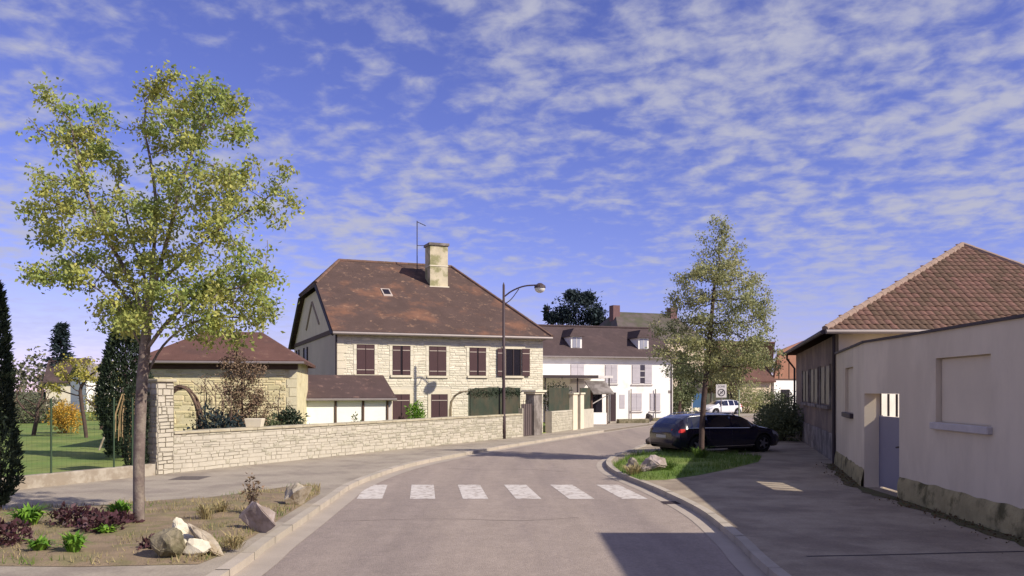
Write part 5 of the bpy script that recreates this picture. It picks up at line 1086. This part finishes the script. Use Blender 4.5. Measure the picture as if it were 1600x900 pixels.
# weeping pale shrub, fruit tree, forsythia, garden bushes
q = AT(201, 610, 25.5); mb = MB(); r = random.Random(8)
for k in range(60):
    a = r.uniform(0, 6.28); d = Vector((math.cos(a), math.sin(a), 0)) * r.uniform(.1, .38); mb.tube([Vector((q.x, q.y, 1.9)), Vector((q.x, q.y, 2.1)) + d * .5, Vector((q.x, q.y, 1.5)) + d, Vector((q.x, q.y, .75 + r.uniform(-.2, .3))) + d * 1.05], .012, 3)
mb.tube([(q.x, q.y, 0), (q.x, q.y, 1.95)], .05, 6); o = mb.build('weeping_shrub', mat('tan stem', lin(158, 134, 100), .9, .1), base=True); tag(o, 'tan weeping shrub hanging in front of the thuja', 'shrub')
ft = GP(135, 685); lo = lobes_px([(100, 600, 34, 18, 0), (150, 590, 34, 22, .3), (120, 575, 30, 16, -.4), (165, 570, 20, 14, 0), (85, 612, 20, 10, 0)], ft.y, F / ft.y, 1)
tree('fruit_tree', 'small fruit tree with pale yellow green blossom on the lawn', lo, [tuple(ft), tuple(AT(132, 660, ft.y)), tuple(AT(128, 635, ft.y)), tuple(AT(126, 618, ft.y))], 150, .2, 1300, .14, m_olive, m_barkd, .085, seed=41, infl=1.5, kill=.35, spread=.13, tip=.010)
q = AT(102, 640, 42); bush('forsythia', 'bright orange yellow flowering shrub on the lawn', (q.x, 42, .85), (.85, .7, .85), 2600, .11, m_yel, m_barkd, 7, cat='shrub')
for i, (px, Y, h, lb) in enumerate(((52, 40, 2.6, 'bare dark fruit tree left of the yellow shrub'), (158, 46, 2.7, 'bare spreading tree right of the yellow shrub'))):
    b = AT(px, 610, Y); tree('bare_tree', lb, [((b.x, Y, h * .7), (1.1, 1.0, h * .32))], [(b.x, Y, 0), (b.x + .1, Y, h * .2), (b.x + .2, Y, h * .36)], 140, .2, 260, .1, m_twig, m_barkd, .10, seed=50 + i, infl=1.6, kill=.32, spread=.1, tip=.012)
q = AT(160, 610, 60); bush('blossom_shrub', 'pale yellow shrub far back on the lawn', (q.x, 60, 1.1), (1.3, .9, 1.1), 1800, .16, m_olive, m_barkd, 9, cat='shrub')
q = AT(45, 610, 55); bush('hedge_bush', 'olive hedge bush at the back of the lawn', (q.x, 55, .9), (2.6, 1, 1.2), 3000, .18, m_leaffar, m_barkd, 10)
q = AT(170, 628, 30); o = MB().tube([(q.x - .45, 30.2, 0.03), (q.x + .1, 30.2, 1.45)], .035, 6).build('leaning_stake', m_rock, base=True); tag(o, 'pale stake leaning in front of the thuja', 'stake')
# shrubs behind the low wall
q = AT(378, 610, 27.6); lo = [((q.x, q.y, 1.4), (.86, .7, .9)), ((q.x + .1, q.y, 2.4), (.68, .6, .8)), ((q.x - .1, q.y, 3.0), (.4, .4, .5))]
tree('bare_shrub', 'tall reddish bare shrub in front of the yellow barn', lo, [(q.x, q.y, 0), (q.x, q.y, .2), (q.x + .03, q.y, .4)], 560, .12, 7500, .075, m_twig, m_barkd, .06, seed=61, infl=.9, kill=.18, spread=.1, tip=.008, cat='shrub')
for i, (px, Y, h, lb) in enumerate(((322, 28.6, 2.7, 'thin bare climber between the arched vine and the reddish shrub'), (436, 30.0, 2.2, 'wispy bare bush near the right corner of the yellow barn'))):
    b = AT(px, 610, Y); tree('bare_climber', lb, [((b.x, Y, h * .62), (.5, .4, h * .38))], [(b.x, Y, 0), (b.x, Y, .25), (b.x + .02, Y, .5)], 170, .13, 500, .07, m_twig, m_barkd, .035, seed=66 + i, infl=1.0, kill=.2, spread=.08, tip=.007, cat='shrub')
q = AT(298, 610, 26.3); mb = MB(); r = random.Random(5); tw_ = mat('old vine', lin(104, 84, 72), .9, .12, 3)
for k in range(9):
    j = lambda: Vector((r.uniform(-.07, .07), r.uniform(-.2, .2), r.uniform(-.06, .06)))
    mb.tube(crom([Vector((q.x + .28, q.y, 0)) + j(), Vector((q.x + .3, q.y, 1.3)) + j(), Vector((q.x + .12, q.y, 2.05)) + j(), Vector((q.x - .3, q.y, 2.3)) + j(), Vector((q.x - .75, q.y, 1.95)) + j(), Vector((q.x - .9, q.y, 1.2)) + j()], 4), r.uniform(.012, .03), 5)
for k in range(8): x = q.x + .45 + k * .13; mb.tube([(x, q.y + r.uniform(-.2, .2), 0), (x + r.uniform(-.1, .1), q.y, 1.6 + r.uniform(0, .7)), (x - r.uniform(0, .5), q.y, 2.3 + r.uniform(0, .3))], .012, 4)
o = mb.build('vine_arch', tw_, base=True); tag(o, 'arched bare vine stems standing between pillar and reddish shrub', 'vine')
for i, (px, Y, rx, rz, n, mt, lb) in enumerate(((338, 26.2, .95, .8, 2200, m_leafblue, 'grey blue low bush behind the wall near the pillar'), (452, 29.6, .62, .82, 2200, m_leafd, 'dark round bush between barn and white shed'), (650, 39.3, .42, .65, 1100, m_green, 'yellow green bush between the two house doors'), (420, 28.4, .7, .6, 1300, m_leafb, 'low green bush behind the white planter'), (556, 34.6, .22, .62, 140, m_leafb, 'thin little plant in front of the white shed'), (870, 47.5, 1.0, 1.05, 1500, m_leafd, 'dark bush behind the mesh beside the porch'))):
    q = AT(px, 610, Y); bush('garden_bush', lb, (q.x, Y, rz * (1.0 if px not in (650, 870) else 1.6)), (rx, rx * .8, rz), n, .12, mt, m_barkd, 100 + i)
pl = WF.at(WF.u(398, -.2), -.2, 1.1); o = MB().hexa([tuple(pl + Vector(v)) for v in ((-.22, -.14, 0), (.22, -.14, 0), (.22, .14, 0), (-.22, .14, 0), (-.27, -.17, .26), (.27, -.17, .26), (.27, .17, .26), (-.27, .17, .26))]).build('planter', m_dress, base=True, bevel=.012); tag(o, 'small white planter box on top of the low stone wall', 'planter')
# green bush beside the dark wall at right
for i, (px, Y, rx, ry, rz, lb) in enumerate(((1222, 36.5, .95, 1.1, .85, 'dense grey green bush against the dark side wall'), (1205, 38.5, .8, .9, .72, 'lower grey green bush beyond the parked estate car'), (1232, 40.5, 1.0, 1.0, 1.05, 'taller bush at the far corner of the dark wall'))):
    q = AT(px, 610, Y); bush('wall_bush', lb, (q.x, Y, rz * .9), (rx, ry, rz), 3200, .13, m_leafb, m_barkd, 120 + i, group='bushes by the dark wall')
for i, (px, Y, rx, rz, lb) in enumerate(((1170, 80, 1.6, 1.7, 'leafy bush before the far brick house, nearest the hatchback'), (1200, 83, 1.9, 1.3, 'low wide bush before the far brick house'), (1065, 72, 1.3, 1.6, 'leafy bush between white house and blue board'))):
    q = AT(px, 610, Y); bush('roadside_bush', lb, (q.x, Y, rz * .9 - .1), (rx, rx * .8, rz), 2200, .2, m_leafb if i else m_leafR, m_barkd, 140 + i)
# far house and treeline at left
f = Fr((AT(72, 610, 92).x, 92), (AT(122, 610, 92).x, 93)); fh = empty('far_house', f.at(f.L / 2, -2, 0)); tag(fh, 'far small house with brown roof beyond the lawn at left', 'house')
MB().fbox(f, 0, f.L, -5, 0, -.1, 3.2).build('wall', m_dress, fh); slab([[tuple(f.at(-.3, .3, 3.1)), tuple(f.at(f.L + .3, .3, 3.1)), tuple(f.at(f.L + .3, -2.5, 5.9)), tuple(f.at(-.3, -2.5, 5.9))], [tuple(f.at(f.L + .3, -5.3, 3.1)), tuple(f.at(-.3, -5.3, 3.1)), tuple(f.at(-.3, -2.5, 5.9)), tuple(f.at(f.L + .3, -2.5, 5.9))]], .12).build('roof', m_roof_w, fh)
f = Fr((AT(135, 610, 85).x, 85), (AT(166, 610, 85).x, 87)); fh = empty('far_house', f.at(f.L / 2, -2, 0)); tag(fh, 'far white gabled house half hidden by the fruit tree', 'house')
MB().fbox(f, 0, f.L, -5, 0, -.1, 3.6).build('wall', m_white, fh); slab([[tuple(f.at(-.3, .3, 3.5)), tuple(f.at(f.L + .3, .3, 3.5)), tuple(f.at(f.L + .3, -2.5, 5.0)), tuple(f.at(-.3, -2.5, 5.0))], [tuple(f.at(f.L + .3, -5.3, 3.5)), tuple(f.at(-.3, -5.3, 3.5)), tuple(f.at(-.3, -2.5, 5.0)), tuple(f.at(f.L + .3, -2.5, 5.0))]], .12).build('roof', m_greypl, fh)
g = np.random.default_rng(9); P = []
for k in range(70):
    px = -180 + k * 29 + g.uniform(-12, 12); Y = g.uniform(125, 165); c = AT(px, 610, Y); hh = g.uniform(5.5, 9.5) if px < 420 else g.uniform(3.5, 6)
    P.append(blob_points((c.x, Y, hh * .55), (g.uniform(2.5, 4.5), 3, hh * .5), 330, g, .15, .35, 1.5))
o = link('far_trees', leaf_mesh('far_trees', np.concatenate(P), .75, m_leaffar, 9, droop=0, aspect=.6)); tag(o, 'hazy olive line of far trees along the horizon', 'trees', kind='stuff')
for o in bpy.data.objects:
    if o.type == 'MESH' and o.parent is None and 'category' not in o and 'kind' not in o: o['kind'] = 'structure'
